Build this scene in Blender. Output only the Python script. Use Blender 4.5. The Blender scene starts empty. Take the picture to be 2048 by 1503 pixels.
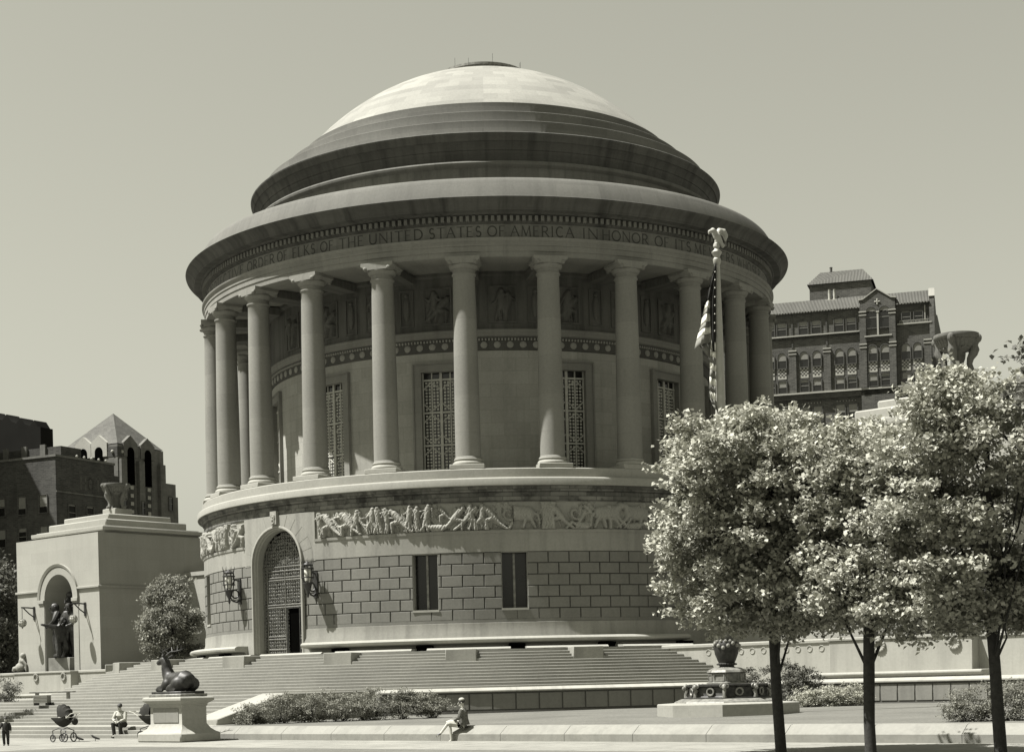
import bpy, bmesh, math, random
import numpy as np
from mathutils import Vector, Matrix
sin, cos, pi, rad = math.sin, math.cos, math.pi, math.radians
random.seed(7)
scene = bpy.context.scene
COL = scene.collection
# ------------------------------------------------------------------ frames
# world origin = axis of the rotunda; FR(p, q) = along the facade / outwards from the door
PHD = rad(-41.72); PH0 = rad(-4.22); D = 92.25
P = Vector((cos(PHD), sin(PHD), 0)); F = Vector((sin(PHD), -cos(PHD), 0))
def W(p, q, z=0.0): return P * p + F * q + Vector((0, 0, z))
def cyl(R, ph, z): return Vector((R * sin(ph), -R * cos(ph), z))
class Frame:
    """local axes a (along), b (outwards), z"""
    def __init__(s, o, a, b): s.o, s.a, s.b = Vector(o), Vector(a).normalized(), Vector(b).normalized()
    def __call__(s, a, b, z): return s.o + s.a * a + s.b * b + Vector((0, 0, z))
def ringframe(ph, R=0.0):
    return Frame((R * sin(ph), -R * cos(ph), 0), (cos(ph), sin(ph), 0), (sin(ph), -cos(ph), 0))
FQ = Frame((0, 0, 0), P, F)
# ------------------------------------------------------------------ mesh builder
class MB:
    def __init__(s): s.v, s.f, s.m, s.uv, s.sm = [], [], [], [], []
    def face(s, pts, mi=0, uv=None, sm=False):
        b = len(s.v); s.v += [tuple(p) for p in pts]
        s.f.append(tuple(range(b, b + len(pts)))); s.m.append(mi); s.sm.append(sm)
        s.uv.append(uv if uv else [(0, 0)] * len(pts))
    def grid(s, pts, mi=0, uvs=None, wrap=False, sm=True):
        """pts[i][j] lattice sharing vertices"""
        b = len(s.v); n, m = len(pts), len(pts[0])
        for r in pts: s.v += [tuple(p) for p in r]
        for i in range(n - 1):
            for j in range(m if wrap else m - 1):
                k = (j + 1) % m
                s.f.append((b + i * m + j, b + i * m + k, b + (i + 1) * m + k, b + (i + 1) * m + j))
                s.m.append(mi); s.sm.append(sm)
                if uvs: s.uv.append([uvs[i][j], uvs[i][k], uvs[i + 1][k], uvs[i + 1][j]])
                else: s.uv.append([(0, 0)] * 4)
    def box(s, fr, a0, a1, b0, b1, z0, z1, mi=0, skip=''):
        c = lambda a, b, z: fr(a, b, z)
        q = [('t', [(a0, b0, z1), (a0, b1, z1), (a1, b1, z1), (a1, b0, z1)], 0),
             ('b', [(a0, b0, z0), (a1, b0, z0), (a1, b1, z0), (a0, b1, z0)], 0),
             ('f', [(a0, b1, z0), (a1, b1, z0), (a1, b1, z1), (a0, b1, z1)], 1),
             ('k', [(a0, b0, z0), (a0, b0, z1), (a1, b0, z1), (a1, b0, z0)], 1),
             ('l', [(a0, b0, z0), (a0, b1, z0), (a0, b1, z1), (a0, b0, z1)], 2),
             ('r', [(a1, b0, z0), (a1, b0, z1), (a1, b1, z1), (a1, b1, z0)], 2)]
        for n, l, k in q:
            if n in skip: continue
            uv = [(x, y) if k == 0 else (x, z) if k == 1 else (y, z) for x, y, z in l]
            s.face([c(*t) for t in l], mi, uv)
    def prism(s, fr, poly, b0, b1, mi=0):
        """poly in (a,z), extruded along b"""
        n = len(poly)
        s.face([fr(a, b1, z) for a, z in poly], mi, [(a, z) for a, z in poly])
        s.face([fr(a, b0, z) for a, z in reversed(poly)], mi, [(a, z) for a, z in reversed(poly)])
        for i in range(n):
            (a, z), (c, w) = poly[i], poly[(i + 1) % n]
            s.face([fr(a, b0, z), fr(c, b0, w), fr(c, b1, w), fr(a, b1, z)], mi, [(b0, z), (b0, w), (b1, w), (b1, z)])
    def revolve(s, prof, a0=0, a1=2 * pi, n=192, mi=0, o=(0, 0, 0), caps=False, sharp=True):
        """profile [(R,z)] about the vertical through o"""
        o = Vector(o); Rr = max(p[0] for p in prof); full = abs(a1 - a0 - 2 * pi) < 1e-6
        vv = [0]
        for i in range(1, len(prof)): vv.append(vv[-1] + math.hypot(prof[i][0] - prof[i-1][0], prof[i][1] - prof[i-1][1]))
        zb = prof[0][1]
        A = [a0 + (a1 - a0) * j / n for j in range(n + 1)]
        for i in range(len(prof) - 1):
            (r0, z0), (r1, z1) = prof[i], prof[i + 1]
            s.grid([[o + cyl(r0, a, z0) for a in A], [o + cyl(r1, a, z1) for a in A]], mi,
                   [[(a * Rr, zb + vv[i]) for a in A], [(a * Rr, zb + vv[i + 1]) for a in A]], sm=True)
        if caps and not full:
            for a in (a0, a1): s.face([o + cyl(r, a, z) for r, z in (prof if a == a0 else prof[::-1])], mi, [(r, z) for r, z in (prof if a == a0 else prof[::-1])])
    def tube(s, pts, rads, n=8, mi=0, cap=True):
        pts = [Vector(p) for p in pts]
        if not hasattr(rads, '__len__'): rads = [rads] * len(pts)
        rows = []; x = None
        for i, p in enumerate(pts):
            d = (pts[min(i + 1, len(pts) - 1)] - pts[max(i - 1, 0)]).normalized()
            if x is None:
                x = d.cross(Vector((0, 0, 1)))
                if x.length < .3: x = d.cross(Vector((0, 1, 0)))
            x = x - d * x.dot(d)
            if x.length < 1e-4: x = d.orthogonal()
            x.normalize(); y = x.cross(d).normalized()
            rows.append([p + (x * cos(2 * pi * k / n) + y * sin(2 * pi * k / n)) * rads[i] for k in range(n)])
        L = 0; uvs = []
        for i in range(len(pts)):
            if i: L += (pts[i] - pts[i-1]).length
            uvs.append([(k * 2 * pi * rads[i] / n, L) for k in range(n)])
        s.grid(rows, mi, uvs, wrap=True)
        if cap:
            s.face(rows[0][::-1], mi); s.face(rows[-1], mi)
    def ball(s, c, r, n=10, m=7, mi=0, sc=(1, 1, 1), fr=None):
        c = Vector(c)
        ax = (Vector((1, 0, 0)), Vector((0, 1, 0)))
        if fr: ax = (fr.a, fr.b)
        rows = []
        for i in range(m + 1):
            t = -pi / 2 + pi * i / m
            rows.append([c + ax[0] * (r * sc[0] * cos(t) * cos(2*pi*k/n)) + ax[1] * (r * sc[1] * cos(t) * sin(2*pi*k/n)) + Vector((0, 0, r * sc[2] * sin(t))) for k in range(n)])
        s.grid(rows, mi, wrap=True)
    def ring(s, fr, a, b, z, R, r, n=16, m=6, mi=0):
        """torus lying in the (a,z) plane"""
        rows = []
        for i in range(n + 1):
            t = 2 * pi * i / n
            rows.append([fr(a + (R + r * cos(u)) * cos(t), b + r * sin(u), z + (R + r * cos(u)) * sin(t)) for u in [2 * pi * k / m for k in range(m)]])
        s.grid(rows, mi, wrap=True)
def mesh_of(name, mb, mats, off=(0, 0, 0), flat=False):
    me = bpy.data.meshes.new(name)
    o = Vector(off); vs = [(x - o.x, y - o.y, z - o.z) for x, y, z in mb.v]
    me.from_pydata(vs, [], mb.f)
    mats = mats if isinstance(mats, (list, tuple)) else [mats]
    for m in mats: me.materials.append(m)
    me.polygons.foreach_set('material_index', mb.m)
    uvl = me.uv_layers.new(name='UVMap')
    flatuv = [c for f in mb.uv for t in f for c in t]
    uvl.data.foreach_set('uv', flatuv)
    if not flat:
        me.polygons.foreach_set('use_smooth', [True] * len(mb.f))
    bm = bmesh.new(); bm.from_mesh(me)
    bmesh.ops.remove_doubles(bm, verts=bm.verts, dist=1e-4)
    bmesh.ops.recalc_face_normals(bm, faces=bm.faces)
    bm.to_mesh(me); bm.free()
    if not flat:
        try: me.set_sharp_from_angle(angle=rad(35))
        except Exception: pass
    me.update()
    return me
def tag(o, label=None, cat=None, group=None, kind=None):
    if label: o['label'] = label
    if cat: o['category'] = cat
    if group: o['group'] = group
    if kind: o['kind'] = kind
    return o
def root(name, loc, label, cat, group=None, rz=0):
    o = bpy.data.objects.new(name, None); COL.objects.link(o)
    o.location = loc; o.rotation_euler = (0, 0, rz); o.empty_display_size = .3

    return tag(o, label, cat, group)
def base_of(o):
    while o.parent: o = o.parent
    return Vector(o.location)
def part(parent, name, mb, mats, bevel=0, label=None, kind=None, flat=False, seg=1):
    """mesh in world coordinates hung under an unrotated thing (or one of its parts)"""
    o = bpy.data.objects.new(name, mesh_of(name, mb, mats, base_of(parent), flat)); COL.objects.link(o)
    o.parent = parent
    if bevel: bev(o, bevel, seg)
    tag(o, label, None, None, kind)
    return o
def bev(o, w, seg=1):
    b = o.modifiers.new('Bevel', 'BEVEL'); b.width = w; b.segments = seg; b.limit_method = 'ANGLE'; b.angle_limit = rad(40); b.harden_normals = False
def solo(name, mb, mats, label=None, cat=None, group=None, kind=None, loc=None, bevel=0, flat=False):
    if loc is None:
        a = np.array(mb.v); loc = (float(a[:, 0].mean()), float(a[:, 1].mean()), float(a[:, 2].min()))
    o = bpy.data.objects.new(name, mesh_of(name, mb, mats, loc, flat)); COL.objects.link(o); o.location = loc
    if bevel: bev(o, bevel)
    return tag(o, label, cat, group, kind)
def copy_tree(o, parent=None):
    c = o.copy(); COL.objects.link(c); c.parent = parent
    for ch in list(o.children): copy_tree(ch, c)
    return c
# ------------------------------------------------------------------ materials (a black and white print: every pigment is a warm grey)
def tone(v, g=.996, b=.88): return (v, v * g, v * b, 1)
def nd(nt, t, **k):
    n = nt.nodes.new(t)
    for a, b in k.items(): setattr(n, a, b)
    return n
def stone(name, base, var=.12, streak=0, brick=None, bvar=.1, mortar=.8, speck=.1, rough=.88, bump=.15, scale=1.0, uv=True, spec=.25, patch=0, msize=.012):
    m = bpy.data.materials.new(name); m.use_nodes = True; nt = m.node_tree; N = nt.nodes; L = nt.links
    bs = N['Principled BSDF']; bs.inputs['Roughness'].default_value = rough
    bs.inputs['Specular IOR Level'].default_value = spec
    tc = nd(nt, 'ShaderNodeTexCoord'); vec = tc.outputs['UV'] if uv else tc.outputs['Object']
    def noise(sc, det, map_=None, rgh=.55):
        n = nd(nt, 'ShaderNodeTexNoise'); n.inputs['Scale'].default_value = sc; n.inputs['Detail'].default_value = det; n.inputs['Roughness'].default_value = rgh
        if map_:
            mp = nd(nt, 'ShaderNodeMapping'); mp.inputs['Scale'].default_value = map_; L.new(vec, mp.inputs['Vector']); L.new(mp.outputs[0], n.inputs['Vector'])
        else: L.new(tc.outputs['Object'], n.inputs['Vector'])
        return n.outputs['Fac']
    def rng(src, a, b, c, d):
        r = nd(nt, 'ShaderNodeMapRange'); L.new(src, r.inputs[0])
        for i, v in enumerate((a, b, c, d)): r.inputs[i + 1].default_value = v
        return r.outputs[0]
    def mul(a, b):
        x = nd(nt, 'ShaderNodeMath', operation='MULTIPLY')
        for i, v in enumerate((a, b)):
            if isinstance(v, (int, float)): x.inputs[i].default_value = v
            else: L.new(v, x.inputs[i])
        return x.outputs[0]
    f = rng(noise(.35 * scale, 5), .3, .7, 1 - var, 1 + var)
    sp = noise(9 * scale, 8, None, .7)
    f = mul(f, rng(sp, .3, .7, 1 - speck, 1 + speck))
    if streak:
        st = noise(1.0, 4, (1.5 * scale, .14 * scale, 1) if uv else (1.5 * scale, 1.5 * scale, .14 * scale))
        f = mul(f, rng(st, .48, .72, 1, 1 - streak))
        st2 = noise(1.0, 3, (4.5 * scale, .3 * scale, 1) if uv else (4.5 * scale, 4.5 * scale, .3 * scale))
        f = mul(f, rng(st2, .5, .75, 1, 1 - streak * .5))
    if patch:
        f = mul(f, rng(noise(1.6 * scale, 6, None, .65), .5, .62, 1, 1 - patch))
    if brick:
        b = nd(nt, 'ShaderNodeTexBrick'); b.offset = .5
        L.new(vec, b.inputs['Vector']); b.inputs['Scale'].default_value = 1
        b.inputs['Brick Width'].default_value = brick[0]; b.inputs['Row Height'].default_value = brick[1]
        b.inputs['Mortar Size'].default_value = msize; b.inputs['Mortar Smooth'].default_value = .3; b.inputs['Bias'].default_value = 0
        b.inputs['Color1'].default_value = (1 + bvar, 1 + bvar, 1 + bvar, 1); b.inputs['Color2'].default_value = (1 - bvar, 1 - bvar, 1 - bvar, 1)
        b.inputs['Mortar'].default_value = (mortar, mortar, mortar, 1)
        bw = nd(nt, 'ShaderNodeRGBToBW'); L.new(b.outputs['Color'], bw.inputs[0]); f = mul(f, bw.outputs[0])
    c = nd(nt, 'ShaderNodeCombineXYZ'); t = tone(base)
    for i in range(3): L.new(mul(f, t[i]), c.inputs[i])
    L.new(c.outputs[0], bs.inputs['Base Color'])
    if bump:
        bp = nd(nt, 'ShaderNodeBump'); bp.inputs['Strength'].default_value = bump; bp.inputs['Distance'].default_value = .02
        L.new(sp, bp.inputs['Height']); L.new(bp.outputs[0], bs.inputs['Normal'])
    return m
def plain(name, v, rough=.6, spec=.4, metal=0, var=.15, scale=6, g=.996, b=.88):
    m = bpy.data.materials.new(name); m.use_nodes = True; nt = m.node_tree
    bs = nt.nodes['Principled BSDF']; bs.inputs['Roughness'].default_value = rough; bs.inputs['Specular IOR Level'].default_value = spec; bs.inputs['Metallic'].default_value = metal
    n = nd(nt, 'ShaderNodeTexNoise'); n.inputs['Scale'].default_value = scale; n.inputs['Detail'].default_value = 5
    tc = nd(nt, 'ShaderNodeTexCoord'); nt.links.new(tc.outputs['Object'], n.inputs['Vector'])
    r = nd(nt, 'ShaderNodeValToRGB'); r.color_ramp.elements[0].position = .3; r.color_ramp.elements[1].position = .7
    r.color_ramp.elements[0].color = tone(v * (1 - var), g, b); r.color_ramp.elements[1].color = tone(v * (1 + var), g, b)
    nt.links.new(n.outputs['Fac'], r.inputs['Fac']); nt.links.new(r.outputs['Color'], bs.inputs['Base Color'])
    return m
def leafmat(name, v, tr=.35, var=.35, g=1.0, b=.84):
    m = bpy.data.materials.new(name); m.use_nodes = True; nt = m.node_tree; L = nt.links
    bs = nt.nodes['Principled BSDF']; bs.inputs['Roughness'].default_value = .6; bs.inputs['Specular IOR Level'].default_value = .18
    geo = nd(nt, 'ShaderNodeNewGeometry'); r = nd(nt, 'ShaderNodeValToRGB')
    r.color_ramp.elements[0].color = tone(v * (1 - var), g, b); r.color_ramp.elements[1].color = tone(v * (1 + var), g, b)
    L.new(geo.outputs['Random Per Island'], r.inputs['Fac']); L.new(r.outputs['Color'], bs.inputs['Base Color'])
    t = nd(nt, 'ShaderNodeBsdfTranslucent'); L.new(r.outputs['Color'], t.inputs['Color'])
    mx = nd(nt, 'ShaderNodeMixShader'); mx.inputs[0].default_value = tr
    L.new(bs.outputs[0], mx.inputs[1]); L.new(t.outputs[0], mx.inputs[2]); L.new(mx.outputs[0], nt.nodes['Material Output'].inputs['Surface'])
    return m
def grassmat(name, v):
    m = stone(name, v, var=.16, speck=.3, rough=.95, bump=.6, uv=False, spec=.1)
    return m
M = {}
M['lime'] = stone('limestone', 0.175, var=.1, streak=.16, brick=(1.5, .62), bvar=.05, mortar=.86)
M['limeplain'] = stone('limestone plain', .22, var=.1, streak=.26)
M['seatwall'] = stone('seat wall limestone', 0.19, var=.08, streak=.1, speck=.08, patch=.12)
M['limeclean'] = stone('limestone clean', 0.255, var=.06, streak=.06, brick=(1.7, .75), bvar=.03, mortar=.93)
M['limewall'] = stone('terrace limestone', 0.27, var=.08, streak=.2, speck=.06)
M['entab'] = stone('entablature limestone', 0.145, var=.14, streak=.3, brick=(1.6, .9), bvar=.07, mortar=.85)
M['attic'] = stone('attic limestone', 0.115, var=.12, streak=.14, brick=(2.2, .8), bvar=.07, mortar=.9)
M['urn'] = stone('weathered urn stone', .11, var=.25, streak=.3, speck=.2)
M['rust'] = stone('rusticated block', 0.14, var=.13, streak=.1, speck=.1)
M['joint'] = stone('joint', 0.045, var=.1)
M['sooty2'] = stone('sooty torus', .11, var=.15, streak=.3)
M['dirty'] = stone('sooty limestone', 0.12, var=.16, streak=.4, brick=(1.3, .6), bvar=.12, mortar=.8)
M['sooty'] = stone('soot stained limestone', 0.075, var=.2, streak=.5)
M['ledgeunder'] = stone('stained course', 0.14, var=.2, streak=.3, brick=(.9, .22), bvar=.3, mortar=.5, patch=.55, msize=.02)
M['cella'] = stone('cella limestone', 0.27, var=.1, streak=.16, brick=(1.25, .62), bvar=.07, mortar=.82)
M['relief'] = stone('carved limestone', 0.24, var=.1, streak=.1, speck=.1)
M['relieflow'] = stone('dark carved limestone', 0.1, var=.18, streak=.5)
M['band'] = stone('carved dark band', 0.07, var=.2, streak=.2)
M['column'] = stone('column limestone', 0.178, var=.07, streak=.08, brick=(9, 1.75), bvar=.05, mortar=.86, msize=.01)
M['dome'] = stone('dome tile', 0.215, var=.07, streak=.04, brick=(1.5, .55), bvar=.15, mortar=.95, uv=True)
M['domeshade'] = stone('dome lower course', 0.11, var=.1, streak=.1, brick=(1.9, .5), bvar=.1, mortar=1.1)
M['letter'] = stone('incised letter', 0.05, var=.2)
M['step'] = stone('stair limestone', 0.185, var=.1, streak=.05, uv=False, brick=None, speck=.1)
M['pave'] = stone('pavement', 0.2, var=.08, speck=.1, brick=(2.4, 1.9), bvar=.08, mortar=.45, rough=.95, msize=.025, patch=.2)
M['paving'] = stone('dark terrace paving', .13, uv=False, speck=.2)  # unseen terrace floor, toned dark to cut bounce light onto the pavilion side
M['panel'] = stone('wall panel', 0.15, var=.12, streak=.25)
M['pavil'] = stone('pavilion limestone', 0.275, var=.05, streak=.06, brick=(1.9, .72), bvar=.035, mortar=.95, speck=.05)
M['granite'] = stone('granite', 0.2, var=.05, speck=.3, rough=.6)
M['marble'] = stone('veined marble', 0.16, var=.35, speck=.2, scale=2.5, rough=.5)
M['bronze'] = plain('dark bronze', .03, .5, .45, .3, .5, 8)
M['bronzelight'] = plain('weathered bronze', .16, .55, .5, .2, .4, 7)
M['iron'] = plain('black iron', .02, .5, .5)
M['glass'] = plain('dark glass', .015, .12, .45, 0, .3, .8)
M['black'] = plain('black opening', .002, 1, 0)
M['grille'] = plain('stone grille', .36, .8, .2)
M['bgrille'] = plain('door grille bronze', .14, .35, .8, .5, .5, 20)
M['grass'] = grassmat('grass', .115)
M['earth'] = stone('soil', .12, uv=False)
M['asphalt'] = stone('asphalt', .07, uv=False, speck=.2)
M['frostlamp'] = plain('lamp glass', .5, .3, .5)
M['pole'] = plain('painted pole', .3, .45, .4, 0, .05)
# ------------------------------------------------------------------ relief height fields
class Relief:
    fat = 1.35
    def __init__(s, L, H, step): s.nx, s.nz = int(L / step) + 1, int(H / step) + 1; s.L, s.H = L, H; s.X, s.Z = np.meshgrid(np.linspace(0, L, s.nx), np.linspace(0, H, s.nz), indexing='ij'); s.h = np.zeros_like(s.X)
    def cap(s, x0, z0, x1, z1, r, h, r1=None):
        r1 = r if r1 is None else r1
        dx, dz = x1 - x0, z1 - z0; l2 = dx * dx + dz * dz + 1e-9
        t = np.clip(((s.X - x0) * dx + (s.Z - z0) * dz) / l2, 0, 1)
        d = np.hypot(s.X - x0 - t * dx, s.Z - z0 - t * dz) / ((r + (r1 - r) * t) * s.fat)
        s.h = np.maximum(s.h, h * np.sqrt(np.clip(1 - d * d, 0, 1)))
    def chain(s, pts, r, h, r1=None):
        n = len(pts) - 1; r1 = r if r1 is None else r1
        for i in range(n): s.cap(*pts[i], *pts[i + 1], r + (r1 - r) * i / n, h, r + (r1 - r) * (i + 1) / n)
    def standing(s, x, z, H, rng, h=.12):
        a, b, c = [rng.uniform(-.14, .14) * H for _ in range(3)]
        hip = (x + a * .4, z + .5 * H); nk = (x + a, z + .84 * H)
        s.cap(nk[0] + b * .2, z + .93 * H, nk[0] + b * .2, z + .95 * H, .065 * H, h)
        s.cap(*nk, *hip, .105 * H, h, .09 * H)
        for sg in (-1, 1):
            k = (x + sg * .07 * H + c * sg, z + .26 * H); s.chain([hip, k, (k[0] + rng.uniform(-.08, .08) * H, z + .02 * H)], .07 * H, h * .9, .035 * H)
            e = (nk[0] + sg * .16 * H, z + rng.uniform(.6, .85) * H); s.chain([(nk[0] + sg * .08 * H, nk[1] - .03 * H), e, (e[0] + sg * rng.uniform(-.02, .16) * H, z + rng.uniform(.5, 1.0) * H)], .04 * H, h * .8, .025 * H)
        if rng.random() < .45:
            for k in range(5): s.chain([(hip[0] + (k - 2) * .04 * H, hip[1]), (hip[0] + (k - 2) * .085 * H, z + .05 * H)], .028 * H, h * .8)
    def lunging(s, x, z, H, sg, rng, h=.12):
        hip = (x, z + .42 * H); nk = (x + sg * .22 * H, z + .68 * H)
        s.cap(*nk, *hip, .1 * H, h, .09 * H); s.cap(nk[0] + sg * .1 * H, nk[1] + .08 * H, nk[0] + sg * .11 * H, nk[1] + .1 * H, .065 * H, h)
        s.chain([hip, (x + sg * .3 * H, z + .34 * H), (x + sg * .28 * H, z + .02 * H)], .075 * H, h, .035 * H)
        s.chain([hip, (x - sg * .18 * H, z + .22 * H), (x - sg * .45 * H, z + .03 * H)], .075 * H, h, .035 * H)
        s.chain([nk, (nk[0] + sg * .18 * H, nk[1] + .02 * H), (nk[0] + sg * .42 * H, nk[1] + rng.uniform(-.1, .2) * H)], .045 * H, h * .8, .025 * H)
        s.chain([nk, (nk[0] - sg * .14 * H, nk[1] - .1 * H), (nk[0] - sg * .05 * H, nk[1] - .25 * H)], .045 * H, h * .8, .025 * H)
    def lying(s, x, z, H, sg, rng, h=.11):
        s.cap(x, z + .12 * H, x + sg * .35 * H, z + .16 * H, .1 * H, h, .085 * H); s.cap(x - sg * .14 * H, z + .15 * H, x - sg * .15 * H, z + .16 * H, .065 * H, h)
        s.chain([(x + sg * .35 * H, z + .13 * H), (x + sg * .6 * H, z + .24 * H), (x + sg * .8 * H, z + .04 * H)], .07 * H, h, .035 * H)
        s.chain([(x, z + .12 * H), (x + sg * .1 * H, z + .04 * H), (x + sg * .35 * H, z + .04 * H)], .04 * H, h * .8, .03 * H)
    def beast(s, x, z, H, sg, rng, h=.13):
        s.cap(x, z + .55 * H, x + sg * .55 * H, z + .6 * H, .19 * H, h, .2 * H)
        s.chain([(x + sg * .6 * H, z + .66 * H), (x + sg * .82 * H, z + .86 * H), (x + sg * 1.02 * H, z + .78 * H)], .12 * H, h, .06 * H)
        for dx, k in ((-.05, -.2), (.08, .12), (.5, .3), (.62, .5)):
            s.chain([(x + sg * dx * H, z + .45 * H), (x + sg * (dx + k * .5) * H, z + .25 * H), (x + sg * (dx + k) * H, z + .05 * H)], .07 * H, h * .9, .03 * H)
        s.chain([(x - sg * .15 * H, z + .6 * H), (x - sg * .35 * H, z + .5 * H), (x - sg * .4 * H, z + .2 * H)], .05 * H, h * .7, .04 * H)
    def sheaf(s, x, z, H, h=.12):
        for k in range(-4, 5): s.chain([(x + k * .06 * H, z + .97 * H), (x + k * .045 * H, z + .5 * H), (x + k * .055 * H, z + .03 * H)], .035 * H, h)
    def swirl(s, x, z, H, sg, h=.1):
        pts = [(x + sg * (.05 + .05 * t) * H * cos(t * .9 + 1), z + .6 * H + (.05 + .05 * t) * H * sin(t * .9 + 1)) for t in np.linspace(0, 6, 16)]
        s.chain(pts, .04 * H, h); s.chain([pts[-1], (x, z + .05 * H)], .05 * H, h)
    def mesh(s, mb, place, u0=0):
        rough = (np.sin(s.X * 37 + np.sin(s.Z * 29) * 2) * np.sin(s.Z * 41)) * .004
        h = s.h + rough; h[0] = h[-1] = 0; h[:, 0] = h[:, -1] = 0
        mb.grid([[place(s.X[i, j], s.Z[i, j], h[i, j]) for j in range(s.nz)] for i in range(s.nx)], 0, [[(u0 + s.X[i, j], s.Z[i, j]) for j in range(s.nz)] for i in range(s.nx)])
# ------------------------------------------------------------------ THE ROTUNDA
rot = root('memorial_rotunda', (0, 0, 3.2), 'great round domed limestone memorial ringed by tall columns above a carved frieze', 'memorial')
R1 = 15.8
TP = 2 * pi
DW = rad(9.3); DJ = rad(6.75)            # door sector, door opening
# platform step with vents at the middle of each bay, black inside
mb = MB(); bk = MB()
vent = [PH0 + rad(7.5 + 15 * k) for k in range(-6, 7)]
for i in range(-7, 7):
    a0 = PH0 + rad(7.5 + 15 * i) + rad(1.2); a1 = a0 + rad(15 - 2.4)
    mb.revolve([(17.35, 3.18), (17.35, 3.28), (17.22, 3.36), (15.7, 3.4)], a0, a1, 10, caps=False)
    for a, w in ((a0, 1), (a1, -1)):
        mb.face([cyl(16.3, a, 3.18), cyl(17.35, a, 3.18), cyl(17.35, a, 3.28), cyl(17.22, a, 3.36), cyl(16.3, a, 3.385)], 0)
for v in vent:
    if abs(v - PHD) > rad(5): bk = MB(); bk.box(ringframe(v), -.38, .38, 15.9, 16.4, 3.17, 3.52); part(rot, 'vent', bk, M['black'])
part(rot, 'base_step', mb, M['limeclean'])
# round stone benches
prof = [(15.75, 3.84), (16.5, 3.84), (16.62, 3.8), (16.68, 3.73), (16.66, 3.65), (16.58, 3.6), (16.4, 3.57), (16.12, 3.55), (16.05, 3.5), (16.02, 3.32)]
for a0, a1 in ((PHD - rad(75), PHD - rad(8.4)), (PHD + rad(8.2), PHD + rad(75))):
    mb = MB(); mb.revolve(prof, a0, a1, 60, caps=True); part(rot, 'bench', mb, M['limeclean'])
# lower wall
mb = MB()
mb.revolve([(15.95, 3.2), (15.92, 3.9), (15.85, 4.1), (15.84, 4.5), (15.75, 4.52)], PHD + DJ, PHD - DJ + TP, 190)
part(rot, 'base_course', mb, M['limeplain'])
# rusticated wall : recessed joints + raised blocks ; slot windows
SW = [PHD + rad(a) for a in (-45, -30, 30, 45)]
WH = rad(2.1)
def free(a0, a1, holes):
    """clip angular interval against holes"""
    segs = [(a0, a1)]
    for c, w in holes:
        n = []
        for x, y in segs:
            if y <= c - w or x >= c + w: n.append((x, y)); continue
            if x < c - w: n.append((x, c - w))
            if y > c + w: n.append((c + w, y))
        segs = n
    return [t for t in segs if t[1] - t[0] > rad(.25)]
ab = MB(); jb = MB()
holes_low = [(PHD, DJ)]; holes = [(PHD, DJ)] + [(c, WH) for c in SW]
lo, hi = PHD - pi * .62, PHD + pi * .85
def arcs(mb, R, z0, z1, hs, a0=lo, a1=hi):
    for x, y in free(a0, a1, hs):
        mb.revolve([(R, z0), (R, z1)], x, y, max(1, int((y - x) / rad(1.2))))
arcs(jb, R1 - .045, 5.14, 7.76, holes); arcs(jb, R1 - .045, 4.66, 5.14, holes_low)
part(rot, 'wall_joint', jb, M['joint'])
pitch = rad(3.6); g = .02
A0 = PHD + rad(47.1)
for row in range(6):
    zt = 7.74 - .52 * row; zb = zt - .52 if row < 5 else 4.66
    hs = holes if row < 5 else holes_low
    off = pitch * (.5 if row % 2 else 0)
    k0 = int((lo - A0) / pitch) - 1
    for k in range(k0, int((hi - A0) / pitch) + 1):
        a0, a1 = A0 + off + k * pitch, A0 + off + (k + 1) * pitch
        if a0 < lo or a1 > hi: continue
        for x, y in free(a0, a1, hs):
            if row == 5 and any(abs((x + y) / 2 - c) < WH * 1.2 for c in SW): g0 = 0
            else: g0 = g
            x2, y2 = x + g0 / R1, y - g0 / R1
            n = 2; Rb = R1 - .05; Rt = R1 + random.uniform(-.004, .006)
            u0 = random.uniform(0, 30); e = .018
            z0, z1 = zb + (g if row < 5 else 0), zt - g
            A = [x2 + (y2 - x2) * j / n for j in range(n + 1)]
            A2 = [x2 + e / R1 + (y2 - x2 - 2 * e / R1) * j / n for j in range(n + 1)]
            rows = [[cyl(Rb, a, z0) for a in A], [cyl(Rt - e, a, z0) for a in A], [cyl(Rt, a, z0 + e) for a in A2], [cyl(Rt, a, z1 - e) for a in A2], [cyl(Rt - e, a, z1) for a in A], [cyl(Rb, a, z1) for a in A]]
            zz = [z0, z0, z0 + e, z1 - e, z1, z1]
            ab.grid(rows, 0, [[(u0 + a * R1, z) for a in A] for z in zz])
            for j in (0, n): ab.face([cyl(Rb, A[j], z0), cyl(Rt - e, A[j], z0), cyl(Rt, A2[j], z0 + e), cyl(Rt, A2[j], z1 - e), cyl(Rt - e, A[j], z1), cyl(Rb, A[j], z1)], 0, [(u0, z0)] * 6)
# bottom of last course joins the base course
arcs(ab, R1, 4.5, 4.665, holes_low)
part(rot, 'rusticated_wall', ab, M['rust'])
for c in SW[1:]:
    fr = ringframe(c); w = R1 * WH
    mb = MB()
    mb.box(fr, -w, w, R1 - .55, R1 - .5, 5.14, 7.72, 0)
    o = part(rot, 'slot_window', mb, M['glass'])
    m2 = MB()
    m2.box(fr, -w - .02, -w + .0, R1 - .56, R1 - .03, 5.14, 7.74); m2.box(fr, w, w + .02, R1 - .56, R1 - .03, 5.14, 7.74)
    m2.box(fr, -w - .02, w + .02, R1 - .56, R1 - .04, 7.72, 7.76)
    part(o, 'jamb', m2, M['limeplain'])
    m3 = MB(); m3.box(fr, -.05, .05, R1 - .5, R1 - .42, 5.16, 7.7); part(o, 'mullion', m3, M['bronzelight'])
    m4 = MB(); m4.box(fr, -w - .05, w + .05, R1 - .55, R1 + .03, 5.06, 5.16); part(o, 'sill', m4, M['limeclean'])
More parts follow.
